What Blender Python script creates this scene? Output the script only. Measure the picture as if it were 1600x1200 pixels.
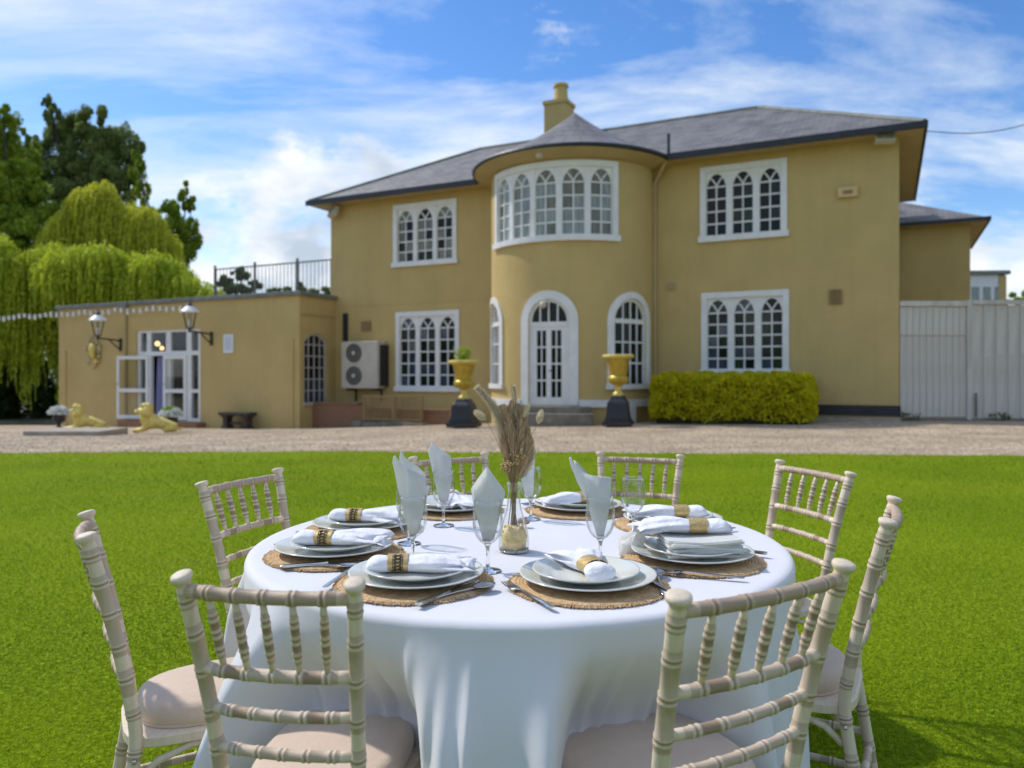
import bpy, bmesh, math, random
import numpy as np
from mathutils import Vector, Matrix
random.seed(7)
rng = np.random.default_rng(7)
PI = math.pi
R = math.radians
sc = bpy.context.scene
for o in list(bpy.data.objects):
    bpy.data.objects.remove(o)
COL = sc.collection

# ------------------------------------------------------------------ camera, sky, sun, exposure
FPX, HOR, EYE = 1190.0, 587.0, 1.245          # focal length and horizon row for the 1600 px wide frame, eye height
cam_d = bpy.data.cameras.new('camera')
cam = bpy.data.objects.new('camera', cam_d)
COL.objects.link(cam)
cam.location = (0, 0, EYE)
cam.rotation_euler = (PI / 2, 0, 0)
cam_d.sensor_width = 36
cam_d.lens = 36 * FPX / 1600
cam_d.shift_y = -(600 - HOR) / 1600
cam_d.clip_start = 0.05
cam_d.clip_end = 3000
cam_d.dof.use_dof = True
cam_d.dof.focus_distance = 1.95
cam_d.dof.aperture_fstop = 3.4
sc.camera = cam

SUN_AZ, SUN_EL = -61.0, 48.0                  # azimuth clockwise from +Y
world = bpy.data.worlds.new('World')
sc.world = world
world.use_nodes = True
wn, wl = world.node_tree.nodes, world.node_tree.links
wn.clear()


def N(nodes, t, **kw):
    n = nodes.new(t)
    for k, v in kw.items():
        if k.startswith('i_'):
            n.inputs[k[2:].replace('_', ' ')].default_value = v
        else:
            setattr(n, k, v)
    return n


def ramp(nodes, stops):
    r = nodes.new('ShaderNodeValToRGB')
    cr = r.color_ramp
    while len(cr.elements) < len(stops):
        cr.elements.new(0.5)
    for e, (p, c) in zip(cr.elements, stops):
        e.position = p
        e.color = (c, c, c, 1) if isinstance(c, (int, float)) else (*c, 1)
    return r


def build_world():
    out = N(wn, 'ShaderNodeOutputWorld')
    bg = N(wn, 'ShaderNodeBackground')
    bg.inputs['Strength'].default_value = 0.15
    sky = N(wn, 'ShaderNodeTexSky', sky_type='NISHITA', sun_disc=False)
    sky.sun_elevation = R(SUN_EL)
    sky.sun_rotation = R(SUN_AZ)
    sky.air_density = 1.0
    sky.dust_density = 0.3
    sky.ozone_density = 2.0
    hs = N(wn, 'ShaderNodeHueSaturation')
    hs.inputs['Saturation'].default_value = 1.3
    hs.inputs['Hue'].default_value = 0.508
    hs.inputs['Value'].default_value = 0.56
    wl.new(sky.outputs[0], hs.inputs['Color'])
    tc = N(wn, 'ShaderNodeTexCoord')
    sx = N(wn, 'ShaderNodeSeparateXYZ')
    wl.new(tc.outputs['Generated'], sx.inputs[0])
    zz = N(wn, 'ShaderNodeMath', operation='MAXIMUM')
    wl.new(sx.outputs['Z'], zz.inputs[0]); zz.inputs[1].default_value = 0.0
    za = N(wn, 'ShaderNodeMath', operation='ADD')
    wl.new(zz.outputs[0], za.inputs[0]); za.inputs[1].default_value = 0.16
    dx = N(wn, 'ShaderNodeMath', operation='DIVIDE'); dy = N(wn, 'ShaderNodeMath', operation='DIVIDE')
    wl.new(sx.outputs['X'], dx.inputs[0]); wl.new(za.outputs[0], dx.inputs[1])
    wl.new(sx.outputs['Y'], dy.inputs[0]); wl.new(za.outputs[0], dy.inputs[1])
    cx = N(wn, 'ShaderNodeCombineXYZ')
    wl.new(dx.outputs[0], cx.inputs[0]); wl.new(dy.outputs[0], cx.inputs[1])
    mp = N(wn, 'ShaderNodeMapping')
    mp.inputs['Rotation'].default_value = (0, 0, R(-14))
    mp.inputs['Scale'].default_value = (0.62, 1.25, 1)
    mp.inputs['Location'].default_value = (3.1, 0.6, 0)
    wl.new(cx.outputs[0], mp.inputs[0])
    n1 = N(wn, 'ShaderNodeTexNoise')
    n1.inputs['Scale'].default_value = 1.55
    n1.inputs['Detail'].default_value = 9
    n1.inputs['Roughness'].default_value = 0.62
    n1.inputs['Distortion'].default_value = 0.45
    wl.new(mp.outputs[0], n1.inputs['Vector'])
    r1 = ramp(wn, [(0.40, 0.0), (0.52, 0.40), (0.66, 0.95)])
    wl.new(n1.outputs['Fac'], r1.inputs[0])
    # heaped cloud low over the horizon
    mp2 = N(wn, 'ShaderNodeMapping')
    mp2.inputs['Scale'].default_value = (1, 1, 1.7)
    mp2.inputs['Location'].default_value = (-0.6, 3.2, 0.3)
    wl.new(tc.outputs['Generated'], mp2.inputs[0])
    n2 = N(wn, 'ShaderNodeTexNoise')
    n2.inputs['Scale'].default_value = 4.2
    n2.inputs['Detail'].default_value = 8
    n2.inputs['Roughness'].default_value = 0.58
    wl.new(mp2.outputs[0], n2.inputs['Vector'])
    band = N(wn, 'ShaderNodeMapRange')
    band.inputs['From Min'].default_value = 0.10
    band.inputs['From Max'].default_value = 0.27
    band.inputs['To Min'].default_value = 0.06
    band.inputs['To Max'].default_value = -0.16
    wl.new(sx.outputs['Z'], band.inputs['Value'])
    ad = N(wn, 'ShaderNodeMath', operation='ADD')
    wl.new(n2.outputs['Fac'], ad.inputs[0]); wl.new(band.outputs[0], ad.inputs[1])
    r2 = ramp(wn, [(0.46, 0.0), (0.55, 0.97)])
    wl.new(ad.outputs[0], r2.inputs[0])
    # grey bellies inside the heaps
    n3 = N(wn, 'ShaderNodeTexNoise')
    n3.inputs['Scale'].default_value = 9
    n3.inputs['Detail'].default_value = 5
    wl.new(mp2.outputs[0], n3.inputs['Vector'])
    r3 = ramp(wn, [(0.36, (1.75, 2.05, 2.45)), (0.62, (3.3, 3.4, 3.5))])
    wl.new(n3.outputs['Fac'], r3.inputs[0])
    m1 = N(wn, 'ShaderNodeMixRGB')
    wl.new(r1.outputs[0], m1.inputs[0]); wl.new(hs.outputs[0], m1.inputs[1])
    m1.inputs[2].default_value = (2.75, 3.02, 3.3, 1)
    m2 = N(wn, 'ShaderNodeMixRGB')
    wl.new(r2.outputs[0], m2.inputs[0]); wl.new(m1.outputs[0], m2.inputs[1]); wl.new(r3.outputs[0], m2.inputs[2])
    wl.new(m2.outputs[0], bg.inputs['Color'])
    wl.new(bg.outputs[0], out.inputs[0])


build_world()
sun_d = bpy.data.lights.new('sun', 'SUN')
sun_d.energy = 1.6
sun_d.angle = R(2.5)
sun_d.color = (1.0, 0.95, 0.87)
sun = bpy.data.objects.new('sun', sun_d)
COL.objects.link(sun)
sdir = Vector((math.sin(R(SUN_AZ)) * math.cos(R(SUN_EL)), math.cos(R(SUN_AZ)) * math.cos(R(SUN_EL)), math.sin(R(SUN_EL))))
sun.rotation_euler = sdir.to_track_quat('Z', 'Y').to_euler()
sun.location = (-20, 10, 30)
sc.view_settings.view_transform = 'Standard'
sc.view_settings.look = 'None'
sc.view_settings.gamma = 1
sc.view_settings.use_curve_mapping = False
sc.view_settings.exposure = 1.08
sc.cycles.max_bounces = 8
sc.cycles.transparent_max_bounces = 16
sc.cycles.caustics_reflective = False
sc.cycles.caustics_refractive = False


# ------------------------------------------------------------------ materials
def mat(name, c1, c2=None, scale=4.0, rough=0.6, metal=0.0, bump=0.0, bscale=60.0, stretch=None, attr=None,
        spec=0.5, detail=6.0, lo=0.35, hi=0.65, transl=0.0, coat=0.0, sheen=0.0):
    m = bpy.data.materials.new(name)
    m.use_nodes = True
    nt = m.node_tree
    ns, ls = nt.nodes, nt.links
    ns.clear()
    out = ns.new('ShaderNodeOutputMaterial')
    b = ns.new('ShaderNodeBsdfPrincipled')
    b.inputs['Base Color'].default_value = (*c1, 1)
    b.inputs['Roughness'].default_value = rough
    b.inputs['Metallic'].default_value = metal
    b.inputs['Specular IOR Level'].default_value = spec
    b.inputs['Coat Weight'].default_value = coat
    b.inputs['Sheen Weight'].default_value = sheen
    tc = ns.new('ShaderNodeTexCoord')
    vec = tc.outputs['Object']
    if stretch:
        mp = ns.new('ShaderNodeMapping')
        mp.inputs['Scale'].default_value = stretch
        ls.new(vec, mp.inputs[0])
        vec = mp.outputs[0]
    colsock = None
    if c2 is not None:
        if attr:
            a = ns.new('ShaderNodeAttribute')
            a.attribute_name = attr
            fac = a.outputs['Fac']
        else:
            n = ns.new('ShaderNodeTexNoise')
            n.inputs['Scale'].default_value = scale
            n.inputs['Detail'].default_value = detail
            n.inputs['Roughness'].default_value = 0.6
            ls.new(vec, n.inputs['Vector'])
            rp = ramp(ns, [(lo, 0.0), (hi, 1.0)])
            ls.new(n.outputs['Fac'], rp.inputs[0])
            fac = rp.outputs[0]
        mx = ns.new('ShaderNodeMixRGB')
        ls.new(fac, mx.inputs[0])
        mx.inputs[1].default_value = (*c1, 1)
        mx.inputs[2].default_value = (*c2, 1)
        colsock = mx.outputs[0]
        ls.new(colsock, b.inputs['Base Color'])
    if bump:
        nb = ns.new('ShaderNodeTexNoise')
        nb.inputs['Scale'].default_value = bscale
        nb.inputs['Detail'].default_value = 5
        ls.new(vec, nb.inputs['Vector'])
        bp = ns.new('ShaderNodeBump')
        bp.inputs['Strength'].default_value = 1.0
        bp.inputs['Distance'].default_value = bump
        ls.new(nb.outputs['Fac'], bp.inputs['Height'])
        ls.new(bp.outputs[0], b.inputs['Normal'])
    if transl:
        t = ns.new('ShaderNodeBsdfTranslucent')
        t.inputs['Color'].default_value = (*c1, 1)
        if colsock:
            ls.new(colsock, t.inputs['Color'])
        mx = ns.new('ShaderNodeMixShader')
        mx.inputs[0].default_value = transl
        ls.new(b.outputs[0], mx.inputs[1])
        ls.new(t.outputs[0], mx.inputs[2])
        ls.new(mx.outputs[0], out.inputs[0])
    else:
        ls.new(b.outputs[0], out.inputs[0])
    m['p'] = 1
    return m


def thin_glass(name, tint=(0.97, 0.98, 0.98), k=0.9):
    m = bpy.data.materials.new(name)
    m.use_nodes = True
    ns, ls = m.node_tree.nodes, m.node_tree.links
    ns.clear()
    out = ns.new('ShaderNodeOutputMaterial')
    tr = ns.new('ShaderNodeBsdfTransparent'); tr.inputs[0].default_value = (*tint, 1)
    gl = ns.new('ShaderNodeBsdfGlossy'); gl.inputs['Roughness'].default_value = 0.03
    gl.inputs['Color'].default_value = (k, k, k, 1)
    fr = ns.new('ShaderNodeLayerWeight'); fr.inputs['Blend'].default_value = 0.16
    mr = ns.new('ShaderNodeMapRange')
    mr.inputs['To Min'].default_value = 0.04; mr.inputs['To Max'].default_value = 0.5
    ls.new(fr.outputs['Fresnel'], mr.inputs['Value'])
    mx = ns.new('ShaderNodeMixShader')
    ls.new(mr.outputs[0], mx.inputs[0]); ls.new(tr.outputs[0], mx.inputs[1]); ls.new(gl.outputs[0], mx.inputs[2])
    ls.new(mx.outputs[0], out.inputs[0])
    return m


def solid_glass(name):
    m = bpy.data.materials.new(name)
    m.use_nodes = True
    b = m.node_tree.nodes['Principled BSDF']
    b.inputs['Base Color'].default_value = (0.96, 0.98, 0.98, 1)
    b.inputs['Transmission Weight'].default_value = 1
    b.inputs['Roughness'].default_value = 0.01
    b.inputs['IOR'].default_value = 1.48
    return m


def wall_mat(name, c1, c2):
    """painted render: broad tone drift, fine grain, faint rain streaks below sills and eaves"""
    m = mat(name, c1, c2, scale=0.8, rough=0.85, bump=0.012, bscale=9, lo=0.32, hi=0.68, spec=0.25)
    ns, ls = m.node_tree.nodes, m.node_tree.links
    b = [n for n in ns if n.type == 'BSDF_PRINCIPLED'][0]
    src = b.inputs['Base Color'].links[0].from_socket
    tc = [n for n in ns if n.type == 'TEX_COORD'][0]
    mp = ns.new('ShaderNodeMapping'); mp.inputs['Scale'].default_value = (2.2, 2.2, 0.16)
    ls.new(tc.outputs['Object'], mp.inputs[0])
    n = ns.new('ShaderNodeTexNoise'); n.inputs['Scale'].default_value = 2.0; n.inputs['Detail'].default_value = 7
    ls.new(mp.outputs[0], n.inputs['Vector'])
    rp = ramp(ns, [(0.50, 0.0), (0.80, 0.26)])
    ls.new(n.outputs['Fac'], rp.inputs[0])
    mx = ns.new('ShaderNodeMixRGB')
    ls.new(rp.outputs[0], mx.inputs[0]); ls.new(src, mx.inputs[1])
    mx.inputs[2].default_value = (c1[0] * 0.72, c1[1] * 0.70, c1[2] * 0.66, 1)
    ls.new(mx.outputs[0], b.inputs['Base Color'])
    return m


def brick_mat(name, c1, c2, mortar, scale, w, h, msize=0.015, bump=0.004, rough=0.8):
    m = mat(name, c1, rough=rough)
    ns, ls = m.node_tree.nodes, m.node_tree.links
    b = [n for n in ns if n.type == 'BSDF_PRINCIPLED'][0]
    uv = ns.new('ShaderNodeUVMap')
    br = ns.new('ShaderNodeTexBrick')
    br.inputs['Color1'].default_value = (*c1, 1); br.inputs['Color2'].default_value = (*c2, 1)
    br.inputs['Mortar'].default_value = (*mortar, 1)
    br.inputs['Scale'].default_value = scale
    br.inputs['Brick Width'].default_value = w; br.inputs['Row Height'].default_value = h
    br.inputs['Mortar Size'].default_value = msize
    ls.new(uv.outputs[0], br.inputs['Vector'])
    n = ns.new('ShaderNodeTexNoise'); n.inputs['Scale'].default_value = 1.3; n.inputs['Detail'].default_value = 8
    ls.new(uv.outputs[0], n.inputs['Vector'])
    rp = ramp(ns, [(0.42, 0.0), (0.72, 0.55)])
    ls.new(n.outputs['Fac'], rp.inputs[0])
    mx = ns.new('ShaderNodeMixRGB')
    ls.new(rp.outputs[0], mx.inputs[0]); ls.new(br.outputs['Color'], mx.inputs[1])
    mx.inputs[2].default_value = (c2[0] * 1.35, c2[1] * 1.35, c2[2] * 1.25, 1)
    ls.new(mx.outputs[0], b.inputs['Base Color'])
    bp = ns.new('ShaderNodeBump'); bp.inputs['Distance'].default_value = bump; bp.invert = True
    ls.new(br.outputs['Fac'], bp.inputs['Height']); ls.new(bp.outputs[0], b.inputs['Normal'])
    return m


WALL = wall_mat('ochre_render', (0.57, 0.427, 0.174), (0.50, 0.372, 0.150))
WHITE = mat('white_paint', (0.80, 0.80, 0.77), (0.72, 0.72, 0.69), scale=3, rough=0.45, bump=0.002, bscale=20)
PANE = mat('dark_glass', (0.008, 0.010, 0.009), (0.016, 0.022, 0.018), scale=0.9, rough=0.05, spec=0.2)
PANE_BLUE = mat('blue_dark_glass', (0.02, 0.03, 0.05), (0.05, 0.07, 0.10), scale=1.1, rough=0.06)
PANE_GREEN_REFL = mat('green_reflection_glass', (0.010, 0.022, 0.012), (0.03, 0.05, 0.03), scale=1.6, rough=0.05, spec=0.3)  # reflected greenery painted into the pane colour
PANE_NET = mat('net_curtain_glass', (0.33, 0.37, 0.33), (0.16, 0.19, 0.17), scale=3.0, rough=0.12, stretch=(3, 3, 0.4))
PANE_WARM = mat('curtained_glass', (0.22, 0.21, 0.15), (0.09, 0.09, 0.065), scale=2.5, rough=0.12, stretch=(3, 3, 0.4))
SLATE = brick_mat('slate_roof', (0.11, 0.104, 0.106), (0.205, 0.192, 0.188), (0.045, 0.043, 0.043), 1.0, 0.36, 0.22, 0.012, 0.012, 0.6)
BLACK = mat('black_paint', (0.012, 0.013, 0.016), (0.022, 0.024, 0.03), scale=5, rough=0.45)
IRON = mat('dark_iron', (0.03, 0.027, 0.026), (0.07, 0.055, 0.045), scale=8, rough=0.55, metal=0.3)
SOFFIT = mat('ochre_soffit', (0.48, 0.375, 0.18), (0.42, 0.325, 0.155), scale=1.2, rough=0.85)
LEAD = mat('lead_coping', (0.15, 0.165, 0.15), (0.23, 0.24, 0.215), scale=2.5, rough=0.7)
BRICK = brick_mat('red_brick', (0.30, 0.13, 0.06), (0.24, 0.11, 0.055), (0.30, 0.22, 0.15), 1.0, 0.225, 0.075, 0.01, 0.006, 0.9)
STONE = mat('weathered_stone', (0.26, 0.23, 0.18), (0.15, 0.135, 0.105), scale=3, rough=0.9, bump=0.01, bscale=18)
PALE_STONE = mat('pale_stone', (0.42, 0.37, 0.29), (0.30, 0.26, 0.20), scale=3, rough=0.9, bump=0.006, bscale=18)
GOLD = mat('gold_paint', (0.56, 0.40, 0.05), (0.42, 0.28, 0.03), scale=6, rough=0.38, metal=0.35, bump=0.004, bscale=25)
GOLD_PALE = mat('pale_gold_paint', (0.78, 0.64, 0.19), (0.62, 0.46, 0.09), scale=7, rough=0.5, metal=0.15, bump=0.006, bscale=25)
CREAM = mat('cream_plaster', (0.66, 0.55, 0.30), (0.42, 0.32, 0.13), scale=8, rough=0.8, bump=0.01, bscale=20)
PVC = mat('beige_metal_casing', (0.58, 0.54, 0.44), (0.50, 0.46, 0.37), scale=2, rough=0.5)
GREY = mat('grey_fittings', (0.16, 0.155, 0.14), (0.10, 0.10, 0.09), scale=9, rough=0.5)
RAILIRON = mat('greyed_iron', (0.13, 0.12, 0.125), (0.20, 0.185, 0.185), scale=8, rough=0.6)
TIMBER = mat('weathered_timber', (0.36, 0.25, 0.11), (0.26, 0.17, 0.07), scale=5, rough=0.85, stretch=(1, 1, 0.2))
TIMBER_DARK = mat('dark_bench_timber', (0.075, 0.055, 0.038), (0.035, 0.028, 0.022), scale=6, rough=0.8, stretch=(0.3, 1, 1))
FENCE = mat('limewashed_boards', (0.64, 0.61, 0.53), (0.47, 0.44, 0.38), scale=2.2, rough=0.8, stretch=(1.5, 1.5, 0.22), bump=0.003, bscale=25)
DRAPE = mat('lavender_drape', (0.33, 0.34, 0.56), (0.24, 0.25, 0.44), scale=3, rough=0.9, stretch=(4, 4, 0.3))
ROOM = mat('room_gloom', (0.02, 0.018, 0.017), (0.014, 0.013, 0.012), scale=1, rough=0.95)  # gloom of the unlit interior put into the colour
GLASS = thin_glass('clear_glass')
GLASS_SOLID = solid_glass('solid_clear_glass')
LEAFLIT = dict(transl=0.45, rough=0.55, spec=0.3)
LEAF_WILLOW = mat('willow_leaf', (0.31, 0.40, 0.02), (0.64, 0.70, 0.06), attr='tint', **LEAFLIT)
LEAF_YELLOW = mat('yellow_willow_leaf', (0.40, 0.44, 0.025), (0.70, 0.70, 0.07), attr='tint', **LEAFLIT)
LEAF_DARK = mat('dark_tree_leaf', (0.12, 0.19, 0.06), (0.36, 0.43, 0.11), attr='tint', **LEAFLIT)
LEAF_MID = mat('mid_tree_leaf', (0.16, 0.26, 0.022), (0.44, 0.54, 0.05), attr='tint', **LEAFLIT)
LEAF_HEDGE = mat('golden_hedge_leaf', (0.44, 0.45, 0.010), (0.80, 0.72, 0.014), attr='tint', **LEAFLIT)
LEAF_SHADE = mat('deep_green_leaf', (0.02, 0.05, 0.012), (0.06, 0.11, 0.02), attr='tint', **LEAFLIT)  # very dark green; on the thicket it carries the willow's shade
BARK = mat('bark', (0.07, 0.055, 0.04), (0.035, 0.028, 0.02), scale=5, rough=0.95, stretch=(2, 2, 0.3), bump=0.02, bscale=12)
TWIG = mat('hedge_twigs', (0.05, 0.045, 0.012), (0.025, 0.022, 0.008), scale=9, rough=0.95)
CHAIRWOOD = mat('limewashed_wood', (0.78, 0.66, 0.50), (0.62, 0.49, 0.35), scale=5, rough=0.52, stretch=(16, 16, .45), lo=0.38, hi=0.85, bump=0.0008, bscale=60)
CHAIRRAIL = mat('limewashed_rail_wood', (0.78, 0.66, 0.50), (0.63, 0.50, 0.36), scale=5, rough=0.52, stretch=(.6, 16, 16), lo=0.38, hi=0.85, bump=0.0008, bscale=60)
CHAIRWORN = mat('worn_limewashed_wood', (0.66, 0.52, 0.38), (0.47, 0.33, 0.22), scale=5, rough=0.48, stretch=(.6, 14, 14), lo=0.38, hi=0.75, bump=0.0008, bscale=60)
SUEDE = mat('pale_pink_suede', (0.68, 0.535, 0.42), (0.58, 0.44, 0.33), scale=4.5, rough=0.95, bump=0.0012, bscale=90, sheen=0.3)
CLOTH = mat('white_tablecloth', (0.71, 0.71, 0.735), (0.68, 0.68, 0.71), scale=3.0, rough=0.75, bump=0.0028, bscale=7, spec=0.3, sheen=0.15)
LINEN = mat('white_linen', (0.80, 0.80, 0.84), (0.75, 0.75, 0.80), scale=9, rough=0.8, bump=0.010, bscale=30, spec=0.3)
PAPER = mat('white_paper', (0.88, 0.88, 0.85), (0.84, 0.84, 0.81), scale=6, rough=0.9, bump=0.0015, bscale=45, transl=0.42)
CHINA = mat('white_china', (0.70, 0.71, 0.65), (0.67, 0.68, 0.62), scale=3, rough=0.16, spec=0.5, coat=0.3)
JUTE = mat('woven_jute', (0.66, 0.46, 0.25), (0.46, 0.29, 0.14), scale=70, rough=0.95, bump=0.004, bscale=140)
RING = mat('gold_band', (0.72, 0.53, 0.24), (0.50, 0.33, 0.11), scale=160, rough=0.38, metal=0.45, bump=0.0012, bscale=260)
FILIGREE = mat('dark_filigree', (0.015, 0.013, 0.012), rough=0.6)
STEEL = mat('polished_steel', (0.62, 0.61, 0.59), rough=0.16, metal=1.0)
PAMPAS = mat('pampas_cream', (0.78, 0.70, 0.53), (0.62, 0.53, 0.37), attr='tint', rough=0.9, transl=0.3)
REED = mat('reed_brown', (0.42, 0.25, 0.13), (0.84, 0.65, 0.43), attr='tint', rough=0.9, transl=0.2)
STRAW = mat('straw_stem', (0.42, 0.30, 0.15), (0.30, 0.20, 0.09), scale=30, rough=0.8)
TAIL = mat('bunny_tail', (0.78, 0.64, 0.42), (0.62, 0.47, 0.27), scale=60, rough=0.95, bump=0.003, bscale=160)
DRYFLOWER = mat('dried_floret', (0.56, 0.40, 0.19), (0.40, 0.26, 0.11), scale=60, rough=0.9)
PETALS = mat('straw_yellow_petals', (0.92, 0.72, 0.34), (0.80, 0.57, 0.22), scale=40, rough=0.7)
FLOWER = mat('white_blossom', (0.84, 0.84, 0.80), (0.68, 0.74, 0.66), attr='tint', rough=0.8, transl=0.2)
GRASS = mat('grass_blade', (0.12, 0.205, 0.006), (0.42, 0.51, 0.014), attr='tint', rough=0.7, transl=0.45, spec=0.08)


def lawn_mat():
    m = mat('lawn_turf', (0.15, 0.235, 0.007), (0.225, 0.305, 0.012), scale=0.55, rough=0.95, lo=0.3, hi=0.7, bump=0.02, bscale=55, spec=0.05)
    ns, ls = m.node_tree.nodes, m.node_tree.links
    b = [n for n in ns if n.type == 'BSDF_PRINCIPLED'][0]
    src = b.inputs['Base Color'].links[0].from_socket
    tc = [n for n in ns if n.type == 'TEX_COORD'][0]
    n = ns.new('ShaderNodeTexNoise'); n.inputs['Scale'].default_value = 1.1; n.inputs['Detail'].default_value = 5
    mp = ns.new('ShaderNodeMapping'); mp.inputs['Scale'].default_value = (0.5, 1.0, 1)
    ls.new(tc.outputs['Object'], mp.inputs[0]); ls.new(mp.outputs[0], n.inputs['Vector'])
    rp = ramp(ns, [(0.55, 0.0), (0.75, 0.55)])
    ls.new(n.outputs['Fac'], rp.inputs[0])
    mx = ns.new('ShaderNodeMixRGB')
    ls.new(rp.outputs[0], mx.inputs[0]); ls.new(src, mx.inputs[1]); mx.inputs[2].default_value = (0.24, 0.225, 0.03, 1)
    n2 = ns.new('ShaderNodeTexNoise'); n2.inputs['Scale'].default_value = 45; n2.inputs['Detail'].default_value = 4
    ls.new(tc.outputs['Object'], n2.inputs['Vector'])
    rp2 = ramp(ns, [(0.35, 0.55), (0.65, 1.25)])
    ls.new(n2.outputs['Fac'], rp2.inputs[0])
    mu = ns.new('ShaderNodeMixRGB'); mu.blend_type = 'MULTIPLY'; mu.inputs[0].default_value = 1
    ls.new(mx.outputs[0], mu.inputs[1]); ls.new(rp2.outputs[0], mu.inputs[2])
    ls.new(mu.outputs[0], b.inputs['Base Color'])
    return m


def gravel_mat():
    m = mat('gravel', (0.44, 0.34, 0.25), rough=0.95)
    ns, ls = m.node_tree.nodes, m.node_tree.links
    b = [n for n in ns if n.type == 'BSDF_PRINCIPLED'][0]
    tc = [n for n in ns if n.type == 'TEX_COORD'][0]
    v = ns.new('ShaderNodeTexVoronoi'); v.inputs['Scale'].default_value = 26
    ls.new(tc.outputs['Object'], v.inputs['Vector'])
    rp = ramp(ns, [(0.0, (0.20, 0.14, 0.085)), (0.35, (0.38, 0.285, 0.185)), (0.7, (0.50, 0.395, 0.275)), (1.0, (0.62, 0.52, 0.39))])
    sp = ns.new('ShaderNodeSeparateColor')
    ls.new(v.outputs['Color'], sp.inputs[0]); ls.new(sp.outputs[0], rp.inputs[0])
    n = ns.new('ShaderNodeTexNoise'); n.inputs['Scale'].default_value = 0.7; n.inputs['Detail'].default_value = 6
    ls.new(tc.outputs['Object'], n.inputs['Vector'])
    rp2 = ramp(ns, [(0.32, 0.72), (0.68, 1.16)])
    ls.new(n.outputs['Fac'], rp2.inputs[0])
    mu = ns.new('ShaderNodeMixRGB'); mu.blend_type = 'MULTIPLY'; mu.inputs[0].default_value = 1
    ls.new(rp.outputs[0], mu.inputs[1]); ls.new(rp2.outputs[0], mu.inputs[2])
    ls.new(mu.outputs[0], b.inputs['Base Color'])
    bp = ns.new('ShaderNodeBump'); bp.inputs['Distance'].default_value = 0.015; bp.invert = True
    ls.new(v.outputs['Distance'], bp.inputs['Height']); ls.new(bp.outputs[0], b.inputs['Normal'])
    return m


def wear(m, dark):
    """whitewash rubbed out of the turned grooves"""
    ns, ls = m.node_tree.nodes, m.node_tree.links
    b = [n for n in ns if n.type == 'BSDF_PRINCIPLED'][0]
    src = b.inputs['Base Color'].links[0].from_socket
    a = ns.new('ShaderNodeAttribute'); a.attribute_name = 'groove'
    mu = ns.new('ShaderNodeMath'); mu.operation = 'MULTIPLY'; mu.inputs[1].default_value = .8
    ls.new(a.outputs['Fac'], mu.inputs[0])
    mx = ns.new('ShaderNodeMixRGB'); mx.inputs[2].default_value = (*dark, 1)
    ls.new(mu.outputs[0], mx.inputs[0]); ls.new(src, mx.inputs[1]); ls.new(mx.outputs[0], b.inputs['Base Color'])


wear(CHAIRWOOD, (0.24, 0.145, 0.08)); wear(CHAIRRAIL, (0.24, 0.145, 0.08)); wear(CHAIRWORN, (0.15, 0.08, 0.04))
LAWN, GRAVEL = lawn_mat(), gravel_mat()
PEBBLE = mat('pebble', (0.26, 0.18, 0.115), (0.56, 0.44, 0.33), attr='tint', rough=0.9)
SOIL = mat('bare_earth', (0.12, 0.10, 0.06), (0.07, 0.075, 0.03), scale=1.5, rough=0.95, bump=0.02, bscale=9)


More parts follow.
